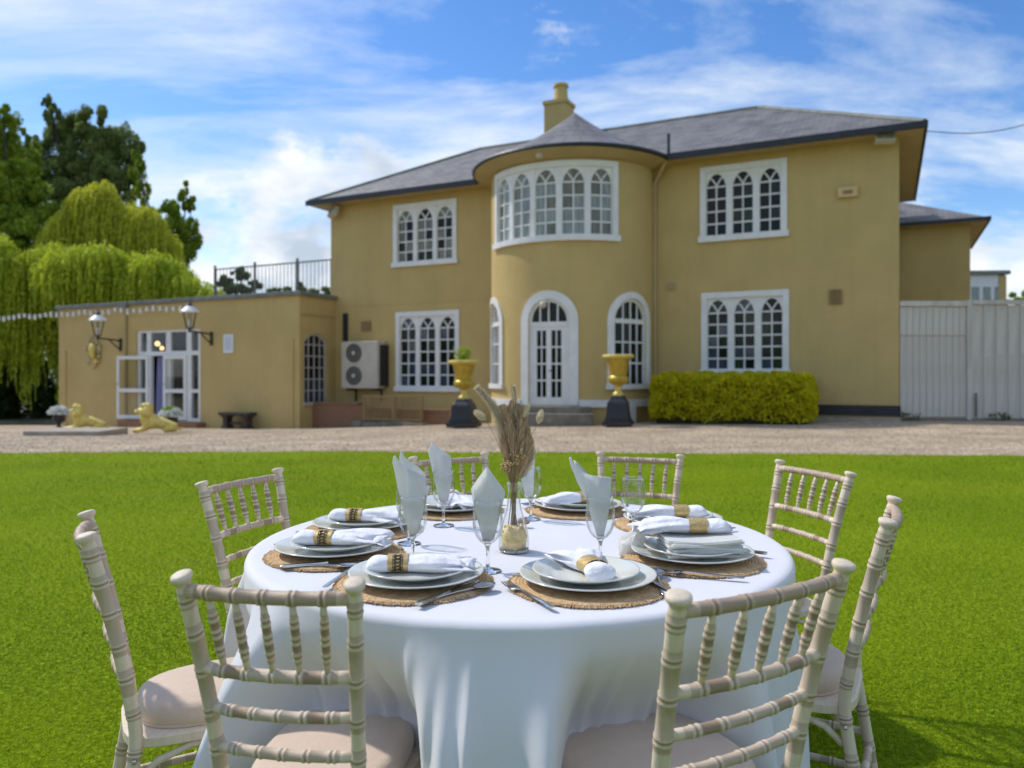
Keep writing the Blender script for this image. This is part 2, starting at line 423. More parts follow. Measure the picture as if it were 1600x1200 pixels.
# ------------------------------------------------------------------ mesh helpers
class MB:
    def __init__(s):
        s.v, s.f, s.groove = [], [], None

    def add(s, vs, fs):
        o = len(s.v)
        s.v += [tuple(p) for p in vs]
        s.f += [tuple(i + o for i in f) for f in fs]
        return s

    def box(s, x0, x1, y0, y1, z0, z1):
        return s.add([(x0, y0, z0), (x1, y0, z0), (x1, y1, z0), (x0, y1, z0), (x0, y0, z1), (x1, y0, z1), (x1, y1, z1), (x0, y1, z1)],
                     [(3, 2, 1, 0), (4, 5, 6, 7), (0, 1, 5, 4), (1, 2, 6, 5), (2, 3, 7, 6), (3, 0, 4, 7)])

    def obox(s, M, hx, hy, hz):
        vs = [M @ Vector((a * hx, b * hy, c * hz)) for c in (-1, 1) for a, b in ((-1, -1), (1, -1), (1, 1), (-1, 1))]
        return s.add(vs, [(3, 2, 1, 0), (4, 5, 6, 7), (0, 1, 5, 4), (1, 2, 6, 5), (2, 3, 7, 6), (3, 0, 4, 7)])

    def tube(s, pts, rad, n=10, caps=True, sx=1.0, marks=None):
        pts = [Vector(p) for p in pts]
        rs = rad if isinstance(rad, (list, tuple)) else [rad] * len(pts)
        t0 = (pts[1] - pts[0]).normalized()
        up = Vector((0, 0, 1)) if abs(t0.z) < 0.9 else Vector((0, 1, 0))
        a = t0.cross(up).normalized()
        vs, fs = [], []
        for i, p in enumerate(pts):
            t = (pts[min(i + 1, len(pts) - 1)] - pts[max(i - 1, 0)])
            if t.length < 1e-9:
                t = t0
            t = t.normalized()
            a = (a - t * a.dot(t)).normalized()
            b = t.cross(a)
            for k in range(n):
                w = 2 * PI * k / n
                vs.append(p + a * (math.cos(w) * rs[i] * sx) + b * (math.sin(w) * rs[i]))
        for i in range(len(pts) - 1):
            for k in range(n):
                k2 = (k + 1) % n
                fs.append((i * n + k, i * n + k2, (i + 1) * n + k2, (i + 1) * n + k))
        if marks is not None:
            s.groove = []
            for i in range(len(pts) - 1):
                s.groove += [(marks[i] + marks[i + 1]) / 2] * n
            s.groove += [0, 0]
        if caps:
            fs.append(tuple(range(n - 1, -1, -1)))
            fs.append(tuple((len(pts) - 1) * n + k for k in range(n)))
        return s.add(vs, fs)

    def lathe(s, prof, n=24, c=(0, 0, 0), cap=True, ang=2 * PI, a0=0):
        vs, fs = [], []
        m = n if ang >= 2 * PI - 1e-6 else n + 1
        for r, z in prof:
            for k in range(m):
                w = a0 + ang * k / n
                vs.append((c[0] + r * math.cos(w), c[1] + r * math.sin(w), c[2] + z))
        for i in range(len(prof) - 1):
            for k in range(n):
                k2 = (k + 1) % m
                fs.append((i * m + k, i * m + k2, (i + 1) * m + k2, (i + 1) * m + k))
        if cap and m == n:
            fs.append(tuple(range(n - 1, -1, -1)))
            fs.append(tuple((len(prof) - 1) * n + k for k in range(n)))
        return s.add(vs, fs)

    def ball(s, c, rx, ry=None, rz=None, nu=12, nv=8, M=None, nz=0.0):
        ry = ry or rx; rz = rz or rx
        vs, fs = [], []
        for j in range(nv + 1):
            t = PI * j / nv
            for k in range(nu):
                w = 2 * PI * k / nu
                q = 1 + (random.uniform(-nz, nz) if nz else 0)
                p = Vector((rx * q * math.sin(t) * math.cos(w), ry * q * math.sin(t) * math.sin(w), rz * q * math.cos(t)))
                if M is not None:
                    p = M @ p
                vs.append((p.x + c[0], p.y + c[1], p.z + c[2]))
        for j in range(nv):
            for k in range(nu):
                k2 = (k + 1) % nu
                fs.append((j * nu + k, (j + 1) * nu + k, (j + 1) * nu + k2, j * nu + k2))
        return s.add(vs, fs)

    # pieces laid out on a wall: map(w, z, off) -> point
    def mbox(s, mp, w0, w1, z0, z1, o0, o1, nw=1):
        ws = [w0 + (w1 - w0) * i / nw for i in range(nw + 1)]
        return s.mstrip(mp, [(w, z0) for w in ws], [(w, z1) for w in ws], o0, o1)

    def mstrip(s, mp, A, B, o0, o1):
        n = len(A)
        vs = []
        for (w, z), (w2, z2) in zip(A, B):
            vs += [mp(w, z, o0), mp(w, z, o1), mp(w2, z2, o1), mp(w2, z2, o0)]
        fs = [(0, 1, 2, 3), tuple(4 * (n - 1) + k for k in (3, 2, 1, 0))]
        for i in range(n - 1):
            a, b = 4 * i, 4 * (i + 1)
            for k in range(4):
                k2 = (k + 1) % 4
                fs.append((a + k, b + k, b + k2, a + k2))
        return s.add(vs, fs)

    def mline(s, mp, P, half, o0, o1):
        A, B = [], []
        for i, (w, z) in enumerate(P):
            a, b = P[max(i - 1, 0)], P[min(i + 1, len(P) - 1)]
            tx, tz = b[0] - a[0], b[1] - a[1]
            l = math.hypot(tx, tz) or 1
            A.append((w + tz / l * half, z - tx / l * half)); B.append((w - tz / l * half, z + tx / l * half))
        return s.mstrip(mp, A, B, o0, o1)

    def mesh(s, name, m, smooth=False, bevel=0, uvbox=False, fixn=True):
        me = bpy.data.meshes.new(name)
        me.from_pydata(s.v, [], s.f)
        me.materials.append(m)
        if fixn or bevel:
            bm = bmesh.new(); bm.from_mesh(me)
            bmesh.ops.remove_doubles(bm, verts=bm.verts, dist=1e-6)
            bmesh.ops.recalc_face_normals(bm, faces=bm.faces)
            if bevel:
                es = [e for e in bm.edges if len(e.link_faces) == 2 and e.calc_face_angle(0) > 0.6]
                bmesh.ops.bevel(bm, geom=es, offset=bevel, segments=2, affect='EDGES', profile=0.6)
            bm.to_mesh(me); bm.free()
        if uvbox:
            uv = me.uv_layers.new(name='UVMap')
            for p in me.polygons:
                nrm = p.normal
                h = Vector((-nrm.y, nrm.x, 0))
                h = h.normalized() if h.length > 1e-4 else Vector((1, 0, 0))
                vv = nrm.cross(h).normalized()
                for li in p.loop_indices:
                    co = me.vertices[me.loops[li].vertex_index].co
                    uv.data[li].uv = (co.dot(h), co.dot(vv))
        if s.groove and len(s.groove) == len(me.polygons):
            a = me.attributes.new('groove', 'FLOAT', 'FACE')
            a.data.foreach_set('value', np.array(s.groove, dtype=np.float32))
        if smooth:
            for p in me.polygons:
                p.use_smooth = True
            if smooth != 'all':
                me.set_sharp_from_angle(angle=R(42))
        return me

    def obj(s, name, m, parent=None, smooth=False, bevel=0, uvbox=False, fixn=True, **kw):
        o = bpy.data.objects.new(name, s.mesh(name, m, smooth, bevel, uvbox, fixn))
        COL.objects.link(o)
        if parent is not None:
            o.parent = parent
        for k, v in kw.items():
            o[k] = v
        return o


def thing(name, label, cat, loc=(0, 0, 0), rz=0.0, group=None):
    o = bpy.data.objects.new(name, None)
    COL.objects.link(o)
    o.empty_display_size = 0.1
    o.location = loc
    o.rotation_euler = (0, 0, rz)
    o['label'] = label; o['category'] = cat
    if group:
        o['group'] = group
    return o


def tag(o, label, cat, group=None, loc=None, rz=None):
    o['label'] = label; o['category'] = cat
    if group:
        o['group'] = group
    if loc is not None:
        o.location = loc
    if rz is not None:
        o.rotation_euler = (0, 0, rz)
    return o


def copy_tree(o, parent=None):
    c = o.copy()
    COL.objects.link(c)
    if parent is not None:
        c.parent = parent
    for ch in list(o.children):
        copy_tree(ch, c)
    return c


def raw_mesh(name, verts, faces_n, m, tint=None, smooth=False):
    """verts (N,3) laid out as consecutive polygons of faces_n corners; tint per polygon"""
    me = bpy.data.meshes.new(name)
    nv = len(verts); nf = nv // faces_n
    me.vertices.add(nv); me.loops.add(nv); me.polygons.add(nf)
    me.vertices.foreach_set('co', np.ascontiguousarray(verts, dtype=np.float32).ravel())
    me.loops.foreach_set('vertex_index', np.arange(nv, dtype=np.int32))
    me.polygons.foreach_set('loop_start', np.arange(0, nv, faces_n, dtype=np.int32))
    me.polygons.foreach_set('loop_total', np.full(nf, faces_n, dtype=np.int32))
    me.materials.append(m)
    if tint is not None:
        a = me.attributes.new('tint', 'FLOAT', 'FACE')
        a.data.foreach_set('value', np.asarray(tint, dtype=np.float32))
    me.update(calc_edges=True)
    return me


def raw_obj(name, verts, n, m, tint=None, parent=None):
    o = bpy.data.objects.new(name, raw_mesh(name, verts, n, m, tint))
    COL.objects.link(o)
    if parent is not None:
        o.parent = parent
    return o


def leaf_quads(P, size, aspect=0.5, droop=0.0, dirs=None):
    """one small leaf-shaped quad per point P, random orientation or along dirs"""
    n = len(P)
    d = rng.normal(size=(n, 3)) if dirs is None else dirs + rng.normal(scale=0.35, size=(n, 3))
    d[:, 2] -= droop
    d /= np.linalg.norm(d, axis=1, keepdims=True) + 1e-9
    e = rng.normal(size=(n, 3))
    w = np.cross(d, e)
    w /= np.linalg.norm(w, axis=1, keepdims=True) + 1e-9
    s = (np.asarray(size) * rng.uniform(0.65, 1.35, n))[:, None]
    a = P - d * s * 0.5
    b = P + w * s * aspect * 0.5
    c = P + d * s * 0.5
    e2 = P - w * s * aspect * 0.5
    return np.stack([a, b, c, e2], axis=1).reshape(-1, 3)


# ------------------------------------------------------------------ ground heights and image-to-place helpers
def slope(X):
    return float(np.interp(-X, [-11.0, -0.8, 7.0, 10.0], [0.0, 0.0215, 0.042, 0.045]))


def gz(X, Y):
    return -slope(X) * max(0.0, min(Y, 40.0) - 12.3)


def ground_at(px, py):
    """place on the terrain seen at photo pixel px, py"""
    t = (px - 800) / FPX
    lo, hi = 2.0, 60.0
    for _ in range(60):
        D = (lo + hi) / 2
        y = HOR + (EYE - gz(t * D, D)) * FPX / D
        if y > py:
            lo = D
        else:
            hi = D
    return t * D, D, gz(t * D, D)


TH = R(26.25)
CT, ST = math.cos(TH), math.sin(TH)
HD = 21.5
HX = (1405 - 800) / FPX * HD


def hx(px, y=0.0):
    """house coordinate along the front (0 at the right corner, negative to the left) seen at column px, y metres behind the front"""
    t = (px - 800) / FPX
    return (t * (HD + y * CT) - HX - y * ST) / (CT + t * ST)


def hdepth(x, y=0.0):
    return HD - x * ST + y * CT


def hz(px, py, y=0.0):
    return EYE + (HOR - py) * hdepth(hx(px, y), y) / FPX


def h2w(x, y, z=0.0):
    return Vector((HX + x * CT + y * ST, HD - x * ST + y * CT, z))


def flat(w, z, o):
    return (w, -o, z)

# ------------------------------------------------------------------ ground
def sheet(name, xs, ys, zf, m, label):
    vs = [(x, y, zf(x, y)) for y in ys for x in xs]
    nx = len(xs)
    fs = [(j * nx + i, j * nx + i + 1, (j + 1) * nx + i + 1, (j + 1) * nx + i) for j in range(len(ys) - 1) for i in range(nx - 1)]
    mb = MB(); mb.add(vs, fs)
    o = mb.obj(name, m, smooth='all')
    o['kind'] = 'structure'; o['label'] = label
    return o


def edge_y(x):                                   # far edge of the lawn
    return float(np.interp(x, [-30, -8.2, -3.2, 3, 8.2, 30], [12.5, 12.3, 12.55, 12.25, 11.85, 11.2])) + 0.05 * math.sin(x * 1.7) + 0.03 * math.sin(x * 5.1 + 1) + 0.02 * math.sin(x * 13.3)


xs_far = [-900, -300, -120, -60, -40, -30] + [-26 + 2 * i for i in range(27)] + [30, 40, 60, 120, 300, 900]
ys_far = [-300, -80, -30, -10, 5, 11, 12.3, 14, 16, 18, 20, 23, 26, 30, 34, 38, 40, 60, 120, 300, 900, 1500]
sheet('ground', xs_far, ys_far, lambda x, y: gz(x, y) - 0.10, SOIL, 'bare earth and rough grass around the house and beyond')
xs_g = [-40 + 1.0 * i for i in range(71)]
vs, fs = [], []
for i, x in enumerate(xs_g):
    e = edge_y(x) - 0.25
    ys = [e, e + 0.5, 14, 16, 18, 20, 22, 25, 28, 31, 34, 36]
    vs += [(x, y, gz(x, y) - 0.035) for y in ys]
ny = 12
fs = [(i * ny + j, (i + 1) * ny + j, (i + 1) * ny + j + 1, i * ny + j + 1) for i in range(len(xs_g) - 1) for j in range(ny - 1)]
mb = MB(); mb.add(vs, fs)
o = mb.obj('gravel_drive', GRAVEL, smooth='all'); o['kind'] = 'structure'; o['label'] = 'pinkish gravel drive between the lawn and the house'
xs_l = [-30 + 0.25 * i for i in range(241)]
vs = []
for x in xs_l:
    e = edge_y(x)
    vs += [(x, y, 0.0) for y in (-30, -5, 1, 4, 8, 11)] + [(x, e - 0.03, 0.0), (x, e, -0.012), (x, e + 0.012, -0.08)]
ny = 9
fs = [(i * ny + j, (i + 1) * ny + j, (i + 1) * ny + j + 1, i * ny + j + 1) for i in range(len(xs_l) - 1) for j in range(ny - 1)]
mb = MB(); mb.add(vs, fs)
o = mb.obj('lawn', LAWN, smooth=True); o['kind'] = 'structure'; o['label'] = 'bright green mown lawn under the table and chairs'

# ------------------------------------------------------------------ the house
XL = hx(517)                                     # left end of the front
EAVE = 8.14
house = thing('country_house', 'two storey ochre house with slate roof, round bay and white gothic windows', 'house', h2w(0, 0, 0), -TH)
xr = hx(1022)
lo, hi = 1.0, 5.0
for _ in range(60):
    RB = (lo + hi) / 2
    c = h2w(xr - RB, 0)
    a = math.atan2(c.x, c.y) - math.asin(RB / math.hypot(c.x, c.y))
    if 800 + FPX * math.tan(a) > 768:
        lo = RB
    else:
        hi = RB
XB = xr - RB


def bay(w, z, o):                                # w is arc length from the middle of the bay, to the right
    a = w / RB
    return (XB + (RB + o) * math.sin(a), -(RB + o) * math.cos(a), z)


def bay_at(px, py=None, off=0.0):
    t = (px - 800) / FPX
    c = h2w(XB, 0)
    d = Vector((t, 1)); c2 = Vector((c.x, c.y)); r = RB + off
    A = d.dot(d); B = -2 * d.dot(c2); Cc = c2.dot(c2) - r * r
    disc = max(B * B - 4 * A * Cc, 0)
    D = (-B - math.sqrt(disc)) / (2 * A)
    p = Vector((t * D, D)) - c2
    lx = p.x * CT - p.y * ST; ly = p.x * ST + p.y * CT
    w = math.atan2(lx, -ly) * RB
    if py is None:
        return w
    return w, EYE + (HOR - py) * D / FPX


def wall_with_holes(mb, mp, w0, w1, z0, z1, holes, depth=0.14, step=None):
    ws = sorted({w0, w1, *[h[0] for h in holes], *[h[1] for h in holes]})
    zs = sorted({z0, z1, *[h[2] for h in holes], *[h[3] for h in holes]})
    if step:
        full = []
        for a, b in zip(ws[:-1], ws[1:]):
            k = max(1, math.ceil((b - a) / step))
            full += [a + (b - a) * i / k for i in range(k)]
        ws = full + [ws[-1]]
    for a, b in zip(ws[:-1], ws[1:]):
        for c, d in zip(zs[:-1], zs[1:]):
            m_, n_ = (a + b) / 2, (c + d) / 2
            if any(h[0] < m_ < h[1] and h[2] < n_ < h[3] for h in holes):
                continue
            mb.add([mp(a, c, 0), mp(b, c, 0), mp(b, d, 0), mp(a, d, 0)], [(0, 1, 2, 3)])
    for h in holes:
        a, b, c, d = h[:4]
        k = max(1, math.ceil((b - a) / step)) if step else 1
        for i in range(k):
            p, q = a + (b - a) * i / k, a + (b - a) * (i + 1) / k
            for z in (c, d):
                mb.add([mp(p, z, 0), mp(q, z, 0), mp(q, z, -depth), mp(p, z, -depth)], [(0, 1, 2, 3)])
        for w in (a, b):
            mb.add([mp(w, c, 0), mp(w, d, 0), mp(w, d, -depth), mp(w, c, -depth)], [(0, 1, 2, 3)])


def arch_pts(w0, w1, zs, n=14, pointed=0.0):
    """half-round or pointed arch over w0..w1 springing at zs"""
    c, r = (w0 + w1) / 2, (w1 - w0) / 2
    P = []
    for i in range(n + 1):
        if pointed:
            f = -1 + 2 * i / n
            h = pointed * (1 - abs(f) ** 2.1) ** 0.72
            P.append((c + f * r, zs + h))
        else:
            a = PI - PI * i / n
            P.append((c + r * math.cos(a), zs + r * math.sin(a)))
    return P


def pane(mp0, w0, w1, z0, z1, off, m, parent, nw=1, top=None):
    mb = MB()
    ta, tb_ = random.uniform(-.012, .012), random.uniform(-.012, .012)

    def mp(w, z, o):
        return mp0(w, z, o + (0 if top else ta * (w - (w0 + w1) / 2) + tb_ * (z - (z0 + z1) / 2)))
    if top:
        mb.mstrip(mp, [(w, z0) for w, _ in top], top, off - 0.012, off)
    else:
        mb.mbox(mp, w0, w1, z0, z1, off - 0.012, off, nw)
    return mb.obj('pane', m, parent)


def gothic_window(parent, mp, w0, w1, z0, z1, lights, rows, mats, nw=1, casing=0.18, head=0.50, mull=0.17):
    """white casing holding pointed lights, each two panes wide"""
    cs = MB()
    for a, b, c, d in ((w0, w0 + casing, z0, z1), (w1 - casing, w1, z0, z1)):
        cs.mbox(mp, a, b, c, d, -0.1, 0.05)
    k = max(1, nw)
    cs.mbox(mp, w0 + casing, w1 - casing, z1 - casing, z1, -0.1, 0.048, k)
    win = cs.obj('window', WHITE, parent)
    sl = MB().mbox(mp, w0 - 0.05, w1 + 0.05, z0 - 0.02, z0 + casing - 0.02, -0.1, 0.11, k)
    sl.obj('sill', WHITE, win)
    bars = MB()
    iw0, iw1, iz0, iz1 = w0 + casing, w1 - casing, z0 + casing - 0.02, z1 - casing
    lw = (iw1 - iw0 - mull * (lights - 1)) / lights
    zsp = iz1 - head                              # spring of the pointed heads
    for i in range(lights):
        a = iw0 + i * (lw + mull); b = a + lw; c = (a + b) / 2
        if i:
            bars.mbox(mp, a - mull, a, iz0, iz1, -0.1, -0.005)
        e = 0.022
        bars.mbox(mp, a, a + e, iz0, zsp, -0.1, -0.035); bars.mbox(mp, b - e, b, iz0, zsp, -0.1, -0.035)
        arch = arch_pts(a + e, b - e, zsp, 12, head * 0.86)
        bars.mstrip(mp, arch, [(w, iz1) for w, _ in arch], -0.1, -0.02)      # white spandrel over the arch
        bars.mbox(mp, a, a + e, zsp, iz1, -0.1, -0.021); bars.mbox(mp, b - e, b, zsp, iz1, -0.1, -0.021)
        bars.mbox(mp, c - 0.021, c + 0.021, iz0, zsp + head * 0.10, -0.1, -0.045)
        L = [(c, zsp + 0.02), (c - lw * 0.07, zsp + head * 0.25), (c - lw * 0.20, zsp + head * 0.52), (c - lw * 0.32, zsp + head * 0.66)]
        bars.mline(mp, L, 0.022, -0.1, -0.047)
        bars.mline(mp, [(2 * c - w, z) for w, z in L], 0.022, -0.1, -0.047)
        ph = (zsp - iz0) / rows
        for r in range(rows + 1):
            z = iz0 + r * ph
            if 0 < r:
                bars.mbox(mp, a + e, b - e, z - 0.024, z + 0.024, -0.1, -0.05)
        for r in range(rows):
            z = iz0 + r * ph
            for p, q in ((a + e, c), (c, b - e)):
                pane(mp, p, q, z + 0.002, z + ph - 0.002, -0.08, random.choice(mats), win)
        m = random.choice(mats)
        lft = [p for p in arch if p[0] <= c + 1e-6]; rgt = [p for p in arch if p[0] >= c - 1e-6]
        pane(mp, 0, 0, zsp + 0.002, 0, -0.08, m, win, top=lft)
        pane(mp, 0, 0, zsp + 0.002, 0, -0.08, m, win, top=rgt)
    bars.mbox(mp, iw0, iw1, iz0, iz0 + 0.035, -0.1, -0.03, k)
    bars.obj('glazing_bars', WHITE, win)
    return win


def arched_opening(parent, mp, w0, w1, z0, zs, cols, rows, name='window', band=0.22, mats=(PANE,), door=False, nseg=18):
    arch = arch_pts(w0, w1, zs, nseg)
    outer = arch_pts(w0 - band, w1 + band, zs, nseg)
    cs = MB()
    cs.mstrip(mp, arch, outer, -0.12, 0.05)
    cs.mbox(mp, w0 - band, w0, z0, zs, -0.12, 0.05); cs.mbox(mp, w1, w1 + band, z0, zs, -0.12, 0.05)
    win = cs.obj(name, WHITE, parent, smooth=True)
    if not door:
        MB().mbox(mp, w0 - band - 0.05, w1 + band + 0.05, z0 - 0.16, z0, -0.1, 0.10, 6).obj('sill', WHITE, win)
    e = 0.09
    inner = arch_pts(w0 + e, w1 - e, zs, nseg)
    fr = MB()
    fr.mstrip(mp, inner, arch, -0.12, -0.04)
    fr.mbox(mp, w0, w0 + e, z0, zs, -0.12, -0.04); fr.mbox(mp, w1 - e, w1, z0, zs, -0.12, -0.04)
    zt = zs - 0.10 if door else zs
    fr.mbox(mp, w0 + e, w1 - e, zt - 0.07, zt + 0.07, -0.12, -0.03, 4)
    cw = (w1 - w0 - 2 * e) / cols
    stile = 0.17 if door else 0.0
    for i in range(1, cols):
        w = w0 + e + i * cw
        top = zs + math.sqrt(max(((w1 - w0) / 2 - e) ** 2 - (w - (w0 + w1) / 2) ** 2, 0))
        fr.mbox(mp, w - 0.025, w + 0.025, zt, top, -0.12, -0.055)
    fr.obj('frame', WHITE, win, smooth=True)
    if door:
        lf = MB()
        a, b = w0 + e, w1 - e
        zb = z0
        lf.mbox(mp, a, a + stile, zb, zt - 0.07, -0.12, -0.06); lf.mbox(mp, b - stile, b, zb, zt - 0.07, -0.12, -0.06)
        lf.mbox(mp, a + stile, b - stile, zb, zb + 0.24, -0.12, -0.062, 3); lf.mbox(mp, a + stile, b - stile, zt - 0.19, zt - 0.07, -0.12, -0.062, 3)
        m_ = (a + b) / 2
        lf.mbox(mp, m_ - 0.085, m_ + 0.085, zb + 0.24, zt - 0.19, -0.12, -0.058)
        dr = lf.obj('door', WHITE, win)
        z_0, z_1 = zb + 0.24, zt - 0.19
        gb = MB()
        for p, q in ((a + stile, m_ - 0.085), (m_ + 0.085, b - stile)):
            gb.mbox(mp, (p + q) / 2 - 0.02, (p + q) / 2 + 0.02, z_0, z_1, -0.12, -0.07)
            for r in range(1, rows):
                z = z_0 + (z_1 - z_0) * r / rows
                gb.mbox(mp, p, q, z - 0.025, z + 0.025, -0.12, -0.072)
            for r in range(rows):
                for u, v in ((p, (p + q) / 2), ((p + q) / 2, q)):
                    pane(mp, u, v, z_0 + (z_1 - z_0) * r / rows + .002, z_0 + (z_1 - z_0) * (r + 1) / rows - .002, -0.09, random.choice(mats), win)
        gb.obj('glazing_bars', WHITE, win)
        MB().ball(mp(m_ + 0.06, zb + 1.05, -0.02), 0.035).obj('handle', STEEL, win)
    else:
        gb = MB()
        for r in range(1, rows):
            z = z0 + (zs - z0) * r / rows
            gb.mbox(mp, w0 + e, w1 - e, z - 0.025, z + 0.025, -0.12, -0.065, 3)
        for i in range(1, cols):
            w = w0 + e + i * cw
            gb.mbox(mp, w - 0.025, w + 0.025, z0, zs, -0.12, -0.06)
        gb.obj('glazing_bars', WHITE, win)
        for r in range(rows):
            for i in range(cols):
                pane(mp, w0 + e + i * cw, w0 + e + (i + 1) * cw, z0 + (zs - z0) * r / rows + .002, z0 + (zs - z0) * (r + 1) / rows - .002, -0.09, random.choice(mats), win)
    # lights of the half-round head
    c, r = (w0 + w1) / 2, (w1 - w0) / 2 - e
    for i in range(cols):
        p, q = w0 + e + i * cw, w0 + e + (i + 1) * cw
        top = [(w, zs + math.sqrt(max(r * r - (w - c) ** 2, 0)) + .004) for w in [p + (q - p) * k / 6 for k in range(7)]]
        pane(mp, 0, 0, zt, 0, -0.09, random.choice(mats), win, top=top)
    return win


# window rectangles from the photograph
def rect(pl, pr, tl, tr, bl, br):
    return hx(pl), hx(pr), (hz(pl, bl) + hz(pr, br)) / 2, (hz(pl, tl) + hz(pr, tr)) / 2


W_UR = rect(1094, 1230, 262, 247, 378, 369)
W_LR = rect(1096, 1233, 458, 452, 588, 584)
W_UL = rect(615, 714, 321, 310, 418, 410)
W_LL = rect(619, 718, 488, 484, 612, 610)
fw = MB()
holes = [(w[0] + .02, w[1] - .02, w[2] + .02, w[3] - .02) for w in (W_UR, W_LR, W_UL, W_LL)]
BASE = -1.3
wall_with_holes(fw, flat, XL, XB - RB + 0.12, BASE, EAVE - 0.05, holes[2:])
wall_with_holes(fw, flat, XB + RB - 0.12, 0.0, BASE, EAVE - 0.05, holes[:2])
BACK = 8.7
fw.add([(XL, 0, BASE), (XL, BACK, BASE), (XL, BACK, EAVE), (XL, 0, EAVE)], [(0, 1, 2, 3)])
fw.add([(0, 0, BASE), (0, BACK, BASE), (0, BACK, EAVE), (0, 0, EAVE)], [(0, 1, 2, 3)])
fw.add([(XL, BACK, BASE), (0, BACK, BASE), (0, BACK, EAVE), (XL, BACK, EAVE)], [(0, 1, 2, 3)])
fw.obj('wall', WALL, house, fixn=True)
zsc = hz(640, 474)
MB().box(XL + .01, XB - RB - .02, -.012, -.001, zsc - .03, zsc + .03).obj('string_course', WALL, house)
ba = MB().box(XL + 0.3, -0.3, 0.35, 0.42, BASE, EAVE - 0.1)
ba.obj('dark_backing', ROOM, house)  # dark sheet behind the panes, standing in for unlit rooms

# bay wall
bwl, bz_tl = bay_at(775, 277); bwr, bz_tr = bay_at(965, 252)
_, bz_bl = bay_at(776, 389); _, bz_br = bay_at(965, 377)
B_UP = (bwl, bwr, (bz_bl * .35 + bz_br * .65), (bz_tl * .35 + bz_tr * .65))
dl, _ = bay_at(828, 500); dr_, _ = bay_at(889, 500)
d_w0, d_w1 = bay_at(826), bay_at(890)
d_top = bay_at(858, 467)[1]; d_bot = bay_at(858, 633)[1]
d_r = (d_w1 - d_w0) / 2
s_w0, s_w1 = bay_at(958), bay_at(1009)
s_top = bay_at(982, 466)[1]; s_bot = bay_at(982, 600)[1]
s_r = (s_w1 - s_w0) / 2
dm = (d_w0 + d_w1) / 2
l_w0, l_w1 = 2 * dm - s_w1, 2 * dm - s_w0
bw = MB()
bholes = [(B_UP[0] + .02, B_UP[1] - .02, B_UP[2] + .02, B_UP[3] - .02),
          (d_w0, d_w1, d_bot, d_top), (s_w0, s_w1, s_bot, s_top), (l_w0, l_w1, s_bot, s_top)]
wall_with_holes(bw, bay, -RB * PI / 2, RB * PI / 2, BASE, EAVE - 0.05, bholes, step=0.22)
for (a, b, t) in ((d_w0, d_w1, d_top), (s_w0, s_w1, s_top), (l_w0, l_w1, s_top)):
    r_ = (b - a) / 2
    P = arch_pts(a, b, t - r_, 16)
    bw.mstrip(bay, P, [(w, t + .002) for w, _ in P], -0.14, -0.001)
bw.obj('bay_wall', WALL, house, smooth=True)
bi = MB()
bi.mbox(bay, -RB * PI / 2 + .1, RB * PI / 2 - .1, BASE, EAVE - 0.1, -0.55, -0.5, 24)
bi.obj('dark_backing', ROOM, house)  # same dark sheet, curved behind the bay panes

gothic_window(house, flat, *W_UR, 3, 4, [PANE, PANE, PANE_GREEN_REFL], head=0.46)
gothic_window(house, flat, *W_LR, 3, 5, [PANE, PANE, PANE_GREEN_REFL, PANE_BLUE], head=0.46)
gothic_window(house, flat, *W_UL, 3, 4, [PANE_WARM, PANE_WARM, PANE], head=0.46)
gothic_window(house, flat, *W_LL, 3, 5, [PANE, PANE, PANE_BLUE], head=0.46)
gothic_window(house, bay, *B_UP, 5, 4, [PANE_NET, PANE_NET, PANE_WARM], nw=16, head=0.46, mull=0.17)
arched_opening(house, bay, d_w0, d_w1, d_bot, d_top - d_r, 4, 4, name='door_surround', band=0.26, door=True)
arched_opening(house, bay, s_w0, s_w1, s_bot, s_top - s_r, 4, 3, band=0.2)
arched_opening(house, bay, l_w0, l_w1, s_bot, s_top - s_r, 4, 3, band=0.2)
# white ring course and plinth at the foot of the bay
pl = MB()
pl.mbox(bay, d_w1 + 0.28, RB * PI / 2 + 0.05, d_bot - 0.06, d_bot + 0.16, -0.02, 0.10, 14)
pl.mbox(bay, -RB * PI / 2 - 0.05, d_w0 - 0.28, d_bot - 0.06, d_bot + 0.16, -0.02, 0.10, 14)
pl.mbox(bay, d_w1 + 1.55, d_w1 + 2.1, BASE, d_bot - 0.06, -0.02, 0.16, 4)
pl.obj('plinth_course', WHITE, house, smooth=True)
gr0 = gz(1.0, 22.5)
for i, (o1, zt) in enumerate(((0.55, d_bot - 0.03), (1.0, d_bot - 0.22))):
    MB().mbox(bay, d_w0 - 0.35, d_w1 + 0.55, BASE, zt, 0.0 if i == 0 else 0.552, o1, 10).obj('step', STONE, house, smooth=True)
# black plinth band on the right part of the front
zpl0, zpl1 = hz(1340, 649), hz(1340, 633)
MB().box(hx(1240), 0.04, -0.05, 0.0, zpl0, zpl1).obj('plinth_band', BLACK, house)
MB().box(hx(1240), 0.05, -0.42, -0.05, -0.3, zpl0 - 0.05).obj('paving_ledge', PALE_STONE, house)

